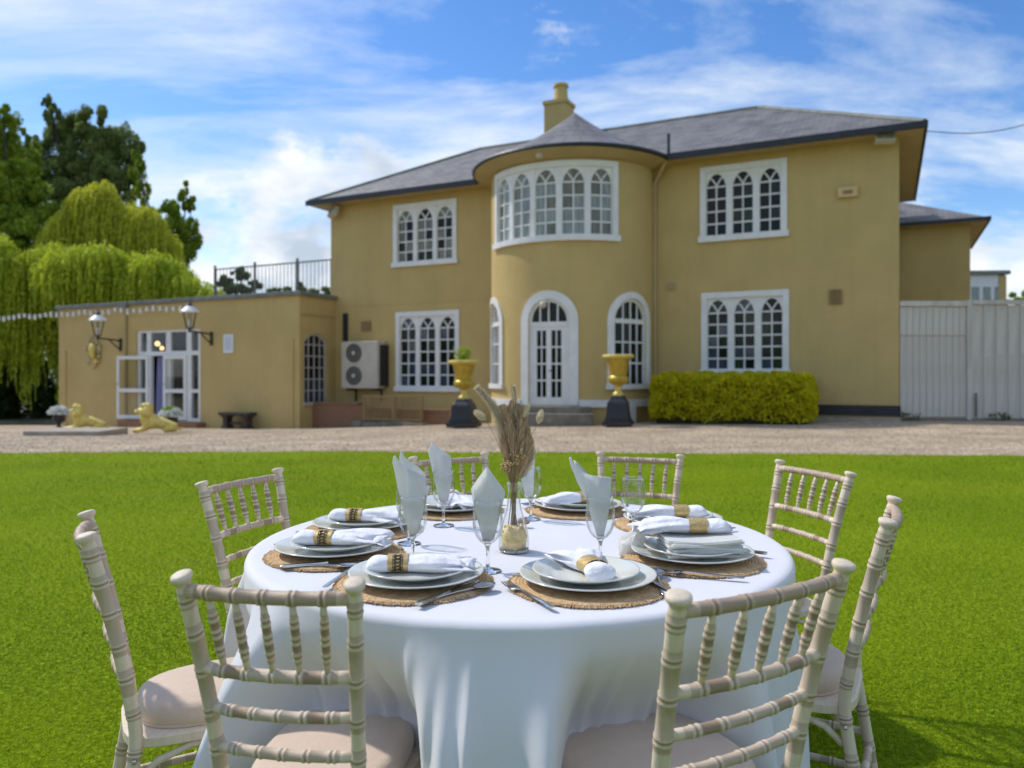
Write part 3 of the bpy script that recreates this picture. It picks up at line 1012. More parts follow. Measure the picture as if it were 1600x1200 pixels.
# roof: hip over the main block, flared cone over the bay
OV = 0.62
RIDGE = 10.88
ra, rb = -4.45, XL + 4.45
ex0, ex1, ey0, ey1 = XL - OV, OV, -OV, BACK + OV
ry = BACK / 2
rf = MB()
T = 0.06
rf.add([(ex0, ey0, EAVE), (ex1, ey0, EAVE), (ex1, ey1, EAVE), (ex0, ey1, EAVE), (rb, ry, RIDGE), (ra, ry, RIDGE),
        (ex0, ey0, EAVE - T), (ex1, ey0, EAVE - T), (ex1, ey1, EAVE - T), (ex0, ey1, EAVE - T)],
       [(0, 1, 5, 4), (1, 2, 5), (2, 3, 4, 5), (3, 0, 4), (0, 6, 7, 1), (1, 7, 8, 2), (2, 8, 9, 3), (3, 9, 6, 0), (6, 9, 8, 7)])
roof = rf.obj('roof', SLATE, house, uvbox=True)
rd = MB()
for a, b in (((rb, ry, RIDGE), (ra, ry, RIDGE)), ((ra, ry, RIDGE), (ex1, ey0, EAVE)), ((rb, ry, RIDGE), (ex0, ey0, EAVE)), ((ra, ry, RIDGE), (ex1, ey1, EAVE)), ((rb, ry, RIDGE), (ex0, ey1, EAVE))):
    n_ = max(4, int((Vector(b) - Vector(a)).length / 0.45))
    for i in range(n_):
        p = Vector(a).lerp(Vector(b), i / n_); q = Vector(a).lerp(Vector(b), (i + 0.97) / n_)
        rd.tube([p + Vector((0, 0, .0)), q], 0.085, 8)
rd.obj('ridge_tiles', LEAD, roof)
cone = MB()
CR = RB + OV - 0.02
CZ = EYE + (HOR - 178) * (h2w(XB, 0.15).y) / FPX
prof = []
for i in range(15):
    f = i / 14
    prof.append((CR * (1 - f) + 0.015, EAVE + 0.02 + (CZ - EAVE) * (0.74 * f + 0.26 * f ** 2.4)))
cone.lathe([(0.02, EAVE - 0.05), (CR, EAVE - 0.05)] + prof, 56, (XB, 0.1, 0))
me = cone.mesh('bay_roof', SLATE, True)
uv = me.uv_layers.new(name='UVMap')
for p in me.polygons:
    for li in p.loop_indices:
        co = me.vertices[me.loops[li].vertex_index].co
        x, y = co.x - XB, co.y - 0.1
        a = math.atan2(x, -y)
        cm = p.center
        ac = math.atan2(cm.x - XB, -(cm.y - 0.1))
        if a - ac > PI: a -= 2 * PI
        if ac - a > PI: a += 2 * PI
        uv.data[li].uv = (a * CR * 0.6, math.hypot(math.hypot(x, y), co.z))
o = bpy.data.objects.new('bay_roof', me); COL.objects.link(o); o.parent = house
# fascia and gutter
gt = MB()
gx = math.sqrt(max((CR + 0.05) ** 2 - (OV + .1) ** 2, 0))
gt.box(ex0 - .07, XB - gx, ey0 - 0.09, ey0 - 0.004, EAVE - 0.17, EAVE + 0.02)
gt.box(XB + gx, ex1 + .07, ey0 - 0.09, ey0 - 0.004, EAVE - 0.17, EAVE + 0.02)
gt.box(ex1 + .004, ex1 + .07, ey0 - .004, ey1, EAVE - 0.13, EAVE + 0.02)
gt.box(ex0 - .07, ex0 - .004, ey0 - .004, ey1, EAVE - 0.13, EAVE + 0.02)
a_e = math.asin(min(1, (OV + .1) / (CR + .06)))
pts = [(XB + (CR + .035) * math.cos(a), 0.1 + (CR + .035) * math.sin(a), EAVE - 0.05) for a in [PI + a_e * .9 + (PI - 1.8 * a_e) * i / 40 for i in range(41)]]
gt.tube(pts, 0.078, 8)
gt.obj('gutter', BLACK, house)
sf = MB()
sf.box(ex0 + .01, ex1 - .01, ey0 + .01, 0.0, EAVE - 0.12, EAVE - T - .003)
sf.box(0.001, ex1 - .01, 0.0, ey1 - .02, EAVE - 0.12, EAVE - T - .003)
sf.box(ex0 + .01, XL - .001, 0.0, ey1 - .02, EAVE - 0.12, EAVE - T - .003)
sf.obj('soffit', SOFFIT, house)
MB().lathe([(RB - .05, EAVE - 0.30), (RB + .03, EAVE - 0.30), (CR - .02, EAVE - 0.125), (CR - .02, EAVE - 0.06), (RB - .05, EAVE - .06)], 48, (XB, 0.0, 0), cap=False, ang=PI, a0=PI).obj('bay_soffit', SOFFIT, house, smooth=True)
# chimney
cy_ = ry - 0.2
cx0, cx1 = hx(850, cy_), hx(884, cy_)
ctop = hz(866, 158, cy_); cpot = hz(866, 129, cy_)
ch = MB()
ch.box(cx0, cx1, cy_, cy_ + 0.9, 9.0, ctop - 0.1)
ch.box(cx0 - .05, cx1 + .05, cy_ - .05, cy_ + .95, ctop - 0.1, ctop + .06)
chim = ch.obj('chimney', WALL, roof, bevel=0.012)
cpx = (cx0 + cx1) / 2 + .08
# the pot stands on the stack
MB().lathe([(0.33, 0), (0.30, 0.1), (0.26, cpot - ctop - .16), (0.31, cpot - ctop - .13), (0.31, cpot - ctop - .03), (0.27, cpot - ctop), (0.2, cpot - ctop), (0.2, cpot - ctop - .2)], 20, (cpx, cy_ + .45, ctop + .06), cap=False).obj('chimney_pot', WALL, roof, smooth=True)
# rainwater pipe beside the bay and black vent pipe
px1, px0 = hx(1043, -0.5), hx(1022, -0.1)
xd = hx(1023, -0.08)
dp = MB()
dp.tube([(px1, -0.55, EAVE - .12), (px1, -0.5, hz(1043, 246, -.5)), (xd, -0.10, hz(1024, 288)), (xd, -0.09, hz(1022, 420)), (xd, -0.09, BASE)], 0.07, 10)
for yy in (300, 440, 560):
    z = hz(1022, yy)
    dp.lathe([(0.09, z - .06), (0.09, z + .06)], 12, (xd, -0.09, 0))
    dp.box(xd - .02, xd + .02, -.09, 0.0, z - .03, z + .03)
dp.tube([(xd, -.09, hz(1022, 425)), (xd - .22, -.06, hz(1022, 430)), (xd - .22, -.06, hz(1022, 440))], 0.045, 8)
dp.obj('downpipe', SOFFIT, house, smooth=True)
MB().tube([(px1 + .02, -.45, EAVE - .05), (px1 + .02, -.45, hz(1046, 209, -.45))], 0.05, 10).obj('vent_pipe', BLACK, house)


def vent(pxa, pxb, ya, yb, m):
    a, b = hx(pxa), hx(pxb)
    zb_, zt_ = hz(pxa, yb), hz(pxa, ya)
    v = MB().box(a, b, -0.03, -0.0, zb_, zt_)
    v.box(a, a + .05, -0.05, -0.03, zb_, zt_); v.box(b - .05, b, -0.05, -0.03, zb_, zt_)
    n_ = 5
    for i in range(n_ + 1):
        z = zb_ + (zt_ - zb_) * i / n_
        v.box(a + .05, b - .05, -0.055, -0.03, z - .015, z + .015)
    for i in range(1, 5):
        x = a + (b - a) * i / 5
        v.box(x - .012, x + .012, -0.05, -0.03, zb_ + .015, zt_ - .015)
    return v.obj('air_vent', m, house)


vent(1295, 1316, 454, 475, TIMBER)
vent(565, 580, 503, 517, TIMBER)
vent(1043, 1055, 443, 452, SOFFIT)


def floodlight(px, py, y, face, label):
    p = h2w(hx(px, y), y, hz(px, py, y))
    t = thing('floodlight', label, 'floodlight', p, -TH, None)
    M = Matrix.Rotation(R(-28), 4, 'X') @ Matrix.Rotation(R(face), 4, 'Z')
    b = MB().obox(M, 0.26, 0.10, 0.19); b.obj('lamp_case', PVC, t, bevel=0.02)
    g = MB().obox(M @ Matrix.Translation((0, -0.106, 0)), 0.22, 0.006, 0.15); g.obj('lens', PANE_NET, t)
    MB().tube([(0, 0, .15), (0, 0.12, .3), (0, .25, .34)], 0.03, 8).obj('bracket', IRON, t)
    return t


floodlight(1383, 214, -0.35, 10, 'pale floodlight under the right hand eave above the alarm box')
floodlight(521, 331, -0.3, -25, 'small floodlight under the far left eave above the flat roof railing')
p = h2w(hx(1325), 0, hz(1325, 301))
al = thing('alarm_box', 'small beige alarm box high on the ochre wall right of the upper window', 'alarm box', p, -TH)
MB().box(-.27, .27, -.12, 0, -.15, .15).obj('casing', mat('alarm_case', (0.66, 0.47, 0.22), (0.60, 0.42, 0.19), rough=.45), al, bevel=0.03)
MB().box(-.13, .13, -.128, -.121, -.06, .05).obj('cover_plate', TIMBER, al)
w_, z_ = bay_at(843, 241, 0.3)
q = bay(w_, z_, .3)
sl_ = thing('soffit_lamp', 'small round lamp under the bay eave above the curved window', 'lamp', h2w(*q[:2], EAVE - .30), -TH)
MB().lathe([(0.0, 0), (.10, .0), (.12, .05), (.12, .12), (0, .12)], 16).obj('lamp_case', PVC, sl_, smooth=True)
w_, z_ = bay_at(852, 478, 0.0)
dl_ = thing('door_lamp', 'white globe lamp over the arched bay door', 'lamp', h2w(*bay(w_, z_, 0.04)[:2], z_), -TH)
MB().ball((0, -.12, .02), .11).obj('globe', PVC, dl_, smooth='all'); MB().tube([(0, 0, .1), (0, -.06, .14), (0, -.12, .12)], .025, 8).obj('bracket', WHITE, dl_)

# ------------------------------------------------------------------ rear wing on the right
WY = 9.0
wx1 = hx(1516, WY)
wz = hz(1516, 346, WY)
wing = thing('rear_wing', 'lower ochre wing with slate hip roof behind the white board fence', 'house', h2w(0, WY, 0), -TH)
WD = 6.0
MB().box(-3, wx1, 0, WD, -1, wz).obj('wall', WALL, wing)
o1 = .55
wr = hz(1405, 309, WY + 3)
wm = MB()
ax_ = hx(1420, WY + 3)
wm.add([(-3, -o1, wz), (wx1 + o1, -o1, wz), (wx1 + o1, WD + o1, wz), (-3, WD + o1, wz), (wx1 - 2.9, WD / 2, wr), (-3, WD / 2, wr)],
       [(0, 1, 4, 5), (1, 2, 4), (2, 3, 5, 4), (0, 5, 3), (3, 2, 1, 0)])
wm.obj('roof', SLATE, wing, uvbox=True)
g_ = MB().box(-3, wx1 + o1 + .06, -o1 - .06, -o1 - .004, wz - .1, wz + .04)
g_.box(wx1 + o1 + .004, wx1 + o1 + .06, -o1 - .004, WD + o1, wz - .1, wz + .04)
g_.obj('gutter', BLACK, wing)
MB().box(-3, wx1 + o1 - .01, -o1 + .01, WD + o1 - .01, wz - .08, wz - .004).obj('soffit', SOFFIT, wing)

# ------------------------------------------------------------------ single storey annex on the left
ay = -2.15
ax1 = hx(468, ay)
for _ in range(30):                                # the side wall runs back to the front of the house
    ay = -(0.065 * (hdepth(hx(468, ay), ay))) / CT * 1.0
    ax1 = hx(468, ay)
ax0 = hx(92, ay)
AT = hz(468, 461, ay)
annex = thing('flat_roofed_annex', 'single storey ochre annex with flat roof and white glazed doors', 'annex', h2w(0, 0, 0), -TH)


def ann(w, z, o):
    return (w, ay - o, z)


def anside(w, z, o):
    return (ax1 + o, w, z)


DX0, DX1 = hx(213, ay), hx(313, ay)
dzt, dzb = hz(262, 515, ay), hz(262, 657, ay)
sw0, sw1 = None, None


def side_y(px):
    t = (px - 800) / FPX
    # point (ax1, y): (HX+ax1*CT+y*ST) = t*(HD-ax1*ST+y*CT)
    return (t * (HD - ax1 * ST) - HX - ax1 * CT) / (ST - t * CT)


sy0, sy1 = side_y(475), side_y(510)
szd = hdepth(ax1, (sy0 + sy1) / 2)
sz0 = EYE + (HOR - 628) * szd / FPX; szt = EYE + (HOR - 521) * szd / FPX
aw = MB()
wall_with_holes(aw, ann, ax0, ax1, BASE - .4, AT, [(DX0, DX1, dzb, dzt)], 0.22)
sr_rise = 0.28
wall_with_holes(aw, anside, ay, 0.0, BASE - .4, AT, [(sy0, sy1, sz0, szt)], 0.16)
P = [(sy0 + (sy1 - sy0) * i / 12, szt - sr_rise + sr_rise * (1 - (2 * i / 12 - 1) ** 2)) for i in range(13)]
aw.mstrip(anside, P, [(w, szt + .002) for w, _ in P], -0.14, -0.001)
AD = 9.0
aw.add([(ax0, ay, BASE), (ax0, AD, BASE), (ax0, AD, AT), (ax0, ay, AT)], [(0, 1, 2, 3)])
aw.add([(ax0, AD, BASE), (ax1, AD, BASE), (ax1, AD, AT), (ax0, AD, AT)], [(0, 1, 2, 3)])
aw.obj('wall', WALL, annex)
cp = MB()
cp.box(ax0 - .12, ax1 + .12, ay - .12, AD, AT, AT + .16)
cp.obj('flat_roof', LEAD, annex, bevel=0.02)
MB().box(ax1 + .001, ax1 + .04, ay, -0.01, AT - .72, AT - .66).obj('string_course', SOFFIT, annex)
cr = MB()
for i in range(1, 3):
    pass
# room behind the doors, its gloom put into the colour
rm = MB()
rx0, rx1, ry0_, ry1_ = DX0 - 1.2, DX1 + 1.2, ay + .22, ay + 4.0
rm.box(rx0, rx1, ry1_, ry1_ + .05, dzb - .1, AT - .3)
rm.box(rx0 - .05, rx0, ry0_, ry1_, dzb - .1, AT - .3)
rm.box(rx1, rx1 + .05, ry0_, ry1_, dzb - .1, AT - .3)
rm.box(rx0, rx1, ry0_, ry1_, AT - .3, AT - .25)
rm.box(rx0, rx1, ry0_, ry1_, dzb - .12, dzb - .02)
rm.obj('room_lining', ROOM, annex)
# side window of the annex
sw = MB()
swin = MB()
inn = [(w, z) for w, z in P]
e = 0.07
swin.mstrip(anside, [(sy0 + e + (w - sy0) * (sy1 - sy0 - 2 * e) / (sy1 - sy0), z - e) for w, z in P], P, -.13, -.04)
swin.mbox(anside, sy0, sy0 + e, sz0, szt - sr_rise, -.13, -.04); swin.mbox(anside, sy1 - e, sy1, sz0, szt - sr_rise, -.13, -.04)
WGREY = mat('dull_white_paint', (0.50, 0.48, 0.43), (0.42, 0.40, 0.35), rough=.6)
sobj = swin.obj('window', WGREY, annex)
MB().mbox(anside, sy0 - .05, sy1 + .05, sz0 - .12, sz0, -.1, .07).obj('sill', WGREY, sobj)
gb = MB()
nc, nr = 4, 6
for i in range(1, nc):
    w = sy0 + (sy1 - sy0) * i / nc
    gb.mbox(anside, w - .025, w + .025, sz0, szt - .08, -.13, -.06)
for r in range(1, nr):
    z = sz0 + (szt - sz0) * r / nr
    gb.mbox(anside, sy0 + e, sy1 - e, z - .022, z + .022, -.13, -.065)
gb.obj('glazing_bars', WGREY, sobj)
for i in range(nc):
    for r in range(nr):
        a, b = sy0 + (sy1 - sy0) * i / nc, sy0 + (sy1 - sy0) * (i + 1) / nc
        c_, d_ = sz0 + (szt - sz0) * r / nr, sz0 + (szt - sz0) * (r + 1) / nr
        if r == nr - 1:
            f = lambda w: szt - sr_rise + sr_rise * (1 - (2 * (w - sy0) / (sy1 - sy0) - 1) ** 2)
            pane(anside, 0, 0, c_, 0, -.09, PANE, sobj, top=[(a + (b - a) * k / 4, f(a + (b - a) * k / 4)) for k in range(5)])
        else:
            pane(anside, a, b, c_, d_, -.09, PANE_BLUE if r < 2 else PANE, sobj)

# glazed screen and doors of the annex
scr = MB()


def dxp(px):
    return hx(px, ay)


ztr = hz(262, 552, ay)
cols_ = [(213, 218), (227.5, 234), (257.5, 265), (289.5, 297), (308, 313)]
for a, b in cols_:
    scr.mbox(ann, dxp(a), dxp(b), dzb, dzt, -.20, -.06)
scr.mbox(ann, dxp(213), dxp(313), dzt - .10, dzt, -.20, -.055)
scr.mbox(ann, dxp(213), dxp(313), ztr - .09, ztr + .09, -.20, -.052)
zmid = hz(300, 611, ay)
for a, b in ((218, 227.5), (297, 308)):
    scr.mbox(ann, dxp(a), dxp(b), zmid - .07, zmid + .07, -.20, -.062)
    scr.mbox(ann, dxp(a), dxp(b), dzb, dzb + .12, -.20, -.062)
screen = scr.obj('glazed_screen', WHITE, annex)
for (a, b), (z0_, z1_) in [((218, 227.5), (dzb, ztr)), ((297, 308), (dzb, ztr)), ((218, 227.5), (ztr, dzt)), ((234, 257.5), (ztr, dzt)), ((265, 289.5), (ztr, dzt)), ((297, 308), (ztr, dzt))]:
    MB().mbox(ann, dxp(a), dxp(b), z0_, z1_, -.14, -.132).obj('pane', GLASS, screen)


def door_leaf(hinge_x, width, ang, parent, name='door'):
    """leaf hinged at hinge_x; width to the left when negative; ang opens it outward"""
    ca, sa = math.cos(ang), math.sin(ang)

    def lm(w, z, o):
        x = w * ca - o * sa * 0
        return (hinge_x + w * ca + o * sa, ay + .03 - abs(w) * abs(sa) - o * abs(ca), z)
    d = MB()
    z0_, z1_ = dzb + .03, ztr - .09
    s_ = math.copysign(1, width)
    W = abs(width)
    for a, b in ((0, .13), (W - .13, W)):
        d.mbox(lm, s_ * a, s_ * b, z0_, z1_, -.025, .025)
    for a, b in ((z0_, z0_ + .16), (z1_ - .15, z1_), (zmid - .08, zmid + .08)):
        d.mbox(lm, s_ * .13, s_ * (W - .13), a, b, -.024, .024)
    ob = d.obj(name, WHITE, parent)
    MB().mbox(lm, s_ * .13, s_ * (W - .13), z0_ + .16, zmid - .08, -.006, .006).obj('pane', GLASS, ob)
    MB().mbox(lm, s_ * .13, s_ * (W - .13), zmid + .08, z1_ - .15, -.006, .006).obj('pane', GLASS, ob)
    MB().mbox(lm, s_ * (W - .10), s_ * (W - .03), zmid + .25, zmid + .30, .025, .07).obj('handle', STEEL, ob)
    return ob


door_leaf(dxp(231), -(dxp(231) - dxp(190)) * 0.93, R(14), annex)
door_leaf(dxp(290), -(dxp(290) - dxp(257)), R(4), annex)
MB().box(DX0 - .6, DX1 + .3, ay - .45, ay - .001, BASE - .2, dzb - .02).obj('step', BRICK, annex, uvbox=True)
# pilaster lines left and right and rainwater pipe by the left lamp
MB().box(dxp(100), dxp(104), ay - .05, ay - .001, BASE, hz(102, 548, ay)).obj('wall_strip', WALL, annex)
MB().box(dxp(455), dxp(459), ay - .05, ay - .001, BASE, hz(457, 530, ay)).obj('wall_strip', WALL, annex)
MB().tube([(dxp(198), ay - .06, AT), (dxp(198), ay - .06, dzb)], .05, 8).obj('downpipe', SOFFIT, annex)
MB().box(dxp(190), dxp(203), ay - .2, ay - .13, AT - .06, AT + .1).obj('rainwater_head', LEAD, annex)
# drape inside the open doorway
dpv = MB()
P1 = []
zt_ = ztr - .12
a_, b_ = dxp(236), dxp(250)
n_ = 28
ptsA = [(a_ + (b_ - a_) * i / n_, ay + .32 + .05 * math.sin(i * 1.15)) for i in range(n_ + 1)]
vs = []
for k in range(9):
    f = k / 8
    sp_ = 1.0 + .25 * f
    for x, y in ptsA:
        vs.append((a_ + (x - a_) * sp_ - .15 * f, y, zt_ + (dzb + .02 - zt_) * f))
fs = [(k * (n_ + 1) + i, k * (n_ + 1) + i + 1, (k + 1) * (n_ + 1) + i + 1, (k + 1) * (n_ + 1) + i) for k in range(8) for i in range(n_)]
dpv.add(vs, fs)
o = dpv.obj('drape', DRAPE, smooth='all')
o.location = h2w(0, 0, 0); o.rotation_euler = (0, 0, -TH)
tag(o, 'lavender drape hanging just inside the open annex doorway', 'curtain')
# lit pendant globes inside
for i, (px, py, r_) in enumerate(((246, 537, .11), (253, 544, .09))):
    p = h2w(hx(px, ay + 1.2), ay + 1.2, hz(px, py, ay + 1.2))
    t = thing('pendant_lamp', ('larger and higher' if i == 0 else 'smaller and lower') + ' of two glowing globe lamps above the open annex door', 'lamp', p, 0, 'globe lamps in the annex')
    em = bpy.data.materials.new('lit_globe'); em.use_nodes = True
    b_ = em.node_tree.nodes['Principled BSDF']; b_.inputs['Base Color'].default_value = (.8, .5, .2, 1)
    b_.inputs['Emission Color'].default_value = (1, .62, .25, 1); b_.inputs['Emission Strength'].default_value = 1.1
    MB().ball((0, 0, 0), r_).obj('globe', em, t, smooth='all')
    MB().tube([(0, 0, r_), (0, 0, AT - .3 - p.z)], .012, 6).obj('cord', BLACK, t)

# railing on the flat roof
rl = thing('roof_railing', 'dark metal balustrade round the flat annex roof left of the house', 'railing', h2w(0, 0, AT + .16), -TH)
ray_ = 4.2
rA, rBx = hx(336, ray_), XL - .05
rh = hz(420, 414, ray_) - AT - .16
n_p = 5
path = [(rA, ray_), (rBx, ray_)]
for zz_ in (rh, .12):
    MB().box(rA, rBx, ray_ - .03, ray_ + .03, zz_ - .03, zz_ + .03).obj('rail', RAILIRON, rl)
for i in range(n_p):
    x = rA + (rBx - rA) * i / (n_p - 1)
    pb = MB().box(x - .045, x + .045, ray_ - .045, ray_ + .045, 0, rh + .1); pb.ball((x, ray_, rh + .15), .07)
    pb.obj('post', RAILIRON, rl)
nb = 46
bme = None
for i in range(nb):
    x = rA + (rBx - rA) * (i + .5) / nb
    if bme is None:
        bo = MB().tube([(0, 0, .12), (0, 0, rh)], .016, 6).obj('baluster', RAILIRON, rl); bme = bo.data
        bo.location = (x, ray_, 0)
    else:
        bo = bpy.data.objects.new('baluster', bme); COL.objects.link(bo); bo.parent = rl; bo.location = (x, ray_, 0)
br_ = MB().tube([(rBx - .05, ray_ - .1, rh - .2), (rBx - 1.2, ray_ - .1, .35), (rBx - 1.6, ray_ - .1, .2)], .025, 8)
br_.obj('stair_rail', RAILIRON, rl)

# festoon lights along the annex parapet
st = thing('string_lights', 'string of small white bulbs slung along the annex parapet and into the willow', 'string lights', h2w(0, 0, 0), -TH)
cpts = []
fx0, fx1 = hx(-12, ay - .25), hx(300, ay - .25)
nbulb = 34
for i in range(nbulb * 3 + 1):
    f = i / (nbulb * 3)
    x = fx0 + (fx1 - fx0) * f
    px_ = 0
    cpts.append((x, ay - .25, AT - .12 - .10 * abs(math.sin(f * PI * 6)) + .02 * math.sin(i * 2.1)))
MB().tube(cpts, .018, 6).obj('cable', LEAD, st)
bl = None
for i in range(nbulb):
    p = cpts[i * 3 + 1]
    if bl is None:
        bo = MB().lathe([(.0, -.2), (.05, -.17), (.065, -.11), (.04, -.04), (.03, 0)], 10).obj('bulb', WHITE, st, smooth='all'); bl = bo.data
    else:
        bo = bpy.data.objects.new('bulb', bl); COL.objects.link(bo); bo.parent = st
    bo.location = p
    bo.scale = (1.1, 1.1, random.uniform(.9, 1.5))


def wall_lantern(px, py, pyl, label):
    """bracket foot at px, py on the annex wall, arm straight out, lantern on its end"""
    p = h2w(hx(px, ay), ay, hz(px, py, ay))
    t = thing('wall_lantern', label, 'lantern', p, -TH, 'lanterns on the annex wall')
    L = 1.08
    b = MB().box(-.07, .07, -.05, 0, -.32, .22)
    b.tube([(0, -.03, .12), (0, -.5, .16), (0, -L, .20)], .035, 8)
    b.tube([(0, -.03, -.25), (0, -.25, -.12), (0, -.5, .10), (0, -.62, .16)], .028, 8)
    b.tube([(0, -L, .14), (0, -L, .30)], .05, 8)
    b.obj('bracket', IRON, t, smooth=True)
    z0_ = .30; H_ = .62
    fr = MB()
    r0, r1 = .13, .27
    for k in range(6):
        w = PI / 6 + PI / 3 * k
        a = Vector((r0 * math.cos(w), -L + r0 * math.sin(w), z0_)); c = Vector((r1 * math.cos(w), -L + r1 * math.sin(w), z0_ + H_))
        fr.tube([a, c], .014, 6)
    fr.lathe([(r0 + .02, z0_ - .02), (r0 + .02, z0_ + .02)], 6, (0, -L, 0), a0=PI / 6)
    fr.obj('lantern_frame', IRON, t)
    for k in range(6):
        w = PI / 6 + PI / 3 * k; w2 = w + PI / 3
        q = [(r0 * math.cos(w), -L + r0 * math.sin(w), z0_ + .01), (r0 * math.cos(w2), -L + r0 * math.sin(w2), z0_ + .01),
             (r1 * math.cos(w2), -L + r1 * math.sin(w2), z0_ + H_ - .01), (r1 * math.cos(w), -L + r1 * math.sin(w), z0_ + H_ - .01)]
        MB().add(q, [(0, 1, 2, 3)]).obj('pane', GLASS, t)
    MB().lathe([(r1 + .07, z0_ + H_ - .02), (r1 + .08, z0_ + H_ + .03), (r1 * .8, z0_ + H_ + .16), (.12, z0_ + H_ + .24)], 18, (0, -L, 0)).obj('lantern_cap', WHITE, t, smooth=True)
    MB().lathe([(.10, z0_ + H_ + .24), (.09, z0_ + H_ + .34), (.03, z0_ + H_ + .38), (.03, z0_ + H_ + .48), (.0, z0_ + H_ + .5)], 12, (0, -L, 0)).obj('finial', IRON, t)
    MB().lathe([(.03, z0_ + .02), (.06, z0_ + .12), (.055, z0_ + .3), (0, z0_ + .36)], 10, (0, -L, 0)).obj('lamp_bulb', WHITE, t, smooth=True)


wall_lantern(189, 537, 0, 'wall lantern with white cap on the annex left of the glazed doors')
wall_lantern(331, 527, 0, 'wall lantern with white cap on the annex right of the glazed doors')
p = h2w(hx(357.5, ay), ay, hz(357.5, 537, ay))
wp = thing('wall_plaque', 'plain white notice plate on the annex wall above the dark bench', 'plaque', p, -TH)
MB().box(-.27, .27, -.04, 0, -.38, .38).obj('plate', WHITE, wp, bevel=.03)
MB().box(-.17, .17, -.046, -.041, -.26, .26).obj('notice', mat('notice_paper', (.62, .66, .74), (.56, .60, .68), scale=8), wp)
# gilded plaster relief under the left lantern
p = h2w(hx(148, ay), ay, hz(148, 550, ay))
wo = thing('wall_relief', 'cream and gold plaster relief like a wreath on the annex wall', 'wall ornament', p, -TH)
wb = MB()
for k in range(58):
    a = random.uniform(0, 2 * PI)
    rr = random.uniform(.34, .56)
    M = Matrix.Rotation(a + random.uniform(-.8, .8), 3, 'Y')
    wb.ball((rr * math.cos(a), -.05 - random.uniform(0, .05), rr * 1.2 * math.sin(a)), random.uniform(.07, .14), .045, .045, 8, 6, M)
wb.obj('wreath', CREAM, wo, smooth=True)
hb = MB()
hb.ball((.05, -.14, .1), .2, .14, .26, 12, 8); hb.ball((.14, -.2, -.12), .13, .12, .2, 10, 8); hb.ball((-.08, -.12, .3), .13, .08, .12, 10, 8)
hb.ball((.2, -.1, -.4), .14, .08, .12, 10, 8); hb.ball((.02, -.24, .02), .07, .08, .07, 8, 6)
hb.obj('carved_figure', GOLD_PALE, wo, smooth=True)

# ------------------------------------------------------------------ things standing round the house
# air conditioning unit on the house wall
yA = -0.62
ax_0, ax_1 = hx(533, yA), hx(590, yA)
zA0, zA1 = hz(560, 607, yA), hz(560, 533, yA)
ac = thing('air_conditioner', 'beige two fan air conditioning unit fixed to the house wall beside the annex', 'air conditioner', h2w((ax_0 + ax_1) / 2, 0, zA0), -TH)
W2, H2 = (ax_1 - ax_0) / 2, zA1 - zA0
MB().box(-W2, W2, yA, -.12, 0, H2).obj('casing', PVC, ac, bevel=0.03)
for k in (0, 1):
    cz_ = H2 * (.27 + .48 * k); cxx = -W2 * .28; rr = H2 * .185
    M = Matrix.Translation((cxx, yA - .004, cz_)) @ Matrix.Rotation(PI / 2, 4, 'X')
    f = MB()
    ring = MB().lathe([(rr * 1.08, 0), (rr * 1.08, .035), (rr, .035), (rr, 0)], 28, cap=False)
    for r_ in (.82, .62, .42):
        ring.lathe([(rr * r_, .018), (rr * r_ + .014, .026), (rr * r_ + .028, .018)], 24, cap=False)
    for j in range(12):
        a = j / 12 * 2 * PI
        ring.tube([(rr * .2 * math.cos(a), rr * .2 * math.sin(a), .022), (rr * math.cos(a), rr * math.sin(a), .022)], .007, 4)
    ring.v = [tuple(M @ Vector(v)) for v in ring.v]
    fan = MB().lathe([(0, .002), (rr, .002), (rr, .006), (0, .006)], 28); fan.v = [tuple(M @ Vector(v)) for v in fan.v]
    fo = fan.obj('fan', GREY, ac)
    ring.obj('fan_guard', GREY, fo)
    hubm = MB().lathe([(0, .03), (rr * .24, .03), (rr * .24, .045), (0, .05)], 20); hubm.v = [tuple(M @ Vector(v)) for v in hubm.v]
    hubm.obj('hub', PVC, fo)
MB().box(W2 * .45, W2 * .95, yA - .012, yA - .001, .08, H2 - .08).obj('side_panel', PVC, ac)
MB().box(W2 + .001, W2 + .07, yA + .14, -.0, .1, H2 - .15).obj('pipe_and_shade_strip', BLACK, ac)  # black strip standing in for the shadow along the unit's right side
b_ = MB()
for x in (-W2 * .7, W2 * .7):
    b_.box(x - .03, x + .03, yA + .02, 0, -.08, -.001); b_.box(x - .03, x + .03, -.06, 0, -.5, -.08)
b_.obj('bracket', BLACK, ac)
xq = hx(541) - (ax_0 + ax_1) / 2
MB().box(xq - .09, xq + .09, -.11, 0, H2, hz(541, 490) - zA0).obj('pipe_and_shade_strip', BLACK, ac)

# low red brick wall and the trellis before it
yB = -1.35
bx0, bx1 = hx(471, yB), hx(712, yB)
gzb = min(gz(*h2w(bx0, yB)[:2]), gz(*h2w(bx1, yB)[:2])) - .2
zb1 = hz(520, 629, yB); zb2 = hz(690, 641, yB)
lbw = thing('low_brick_wall', 'low red brick garden wall between the annex and the bay', 'brick wall', h2w(0, 0, 0), -TH)
xm = hx(568, yB)
MB().box(bx0, xm, yB, yB + .24, gzb, zb1 - .08).obj('brickwork', BRICK, lbw, uvbox=True)
MB().box(xm, bx1, yB, yB + .24, gzb, zb2 - .06).obj('brickwork', BRICK, lbw, uvbox=True)
cpb = []
for i in range(int((xm - bx0) / .46)):
    cpb.append((bx0 + i * .46, bx0 + i * .46 + .45, zb1))
for i in range(int((bx1 - xm) / .46)):
    cpb.append((xm + .02 + i * .46, xm + i * .46 + .45, zb2 + .02))
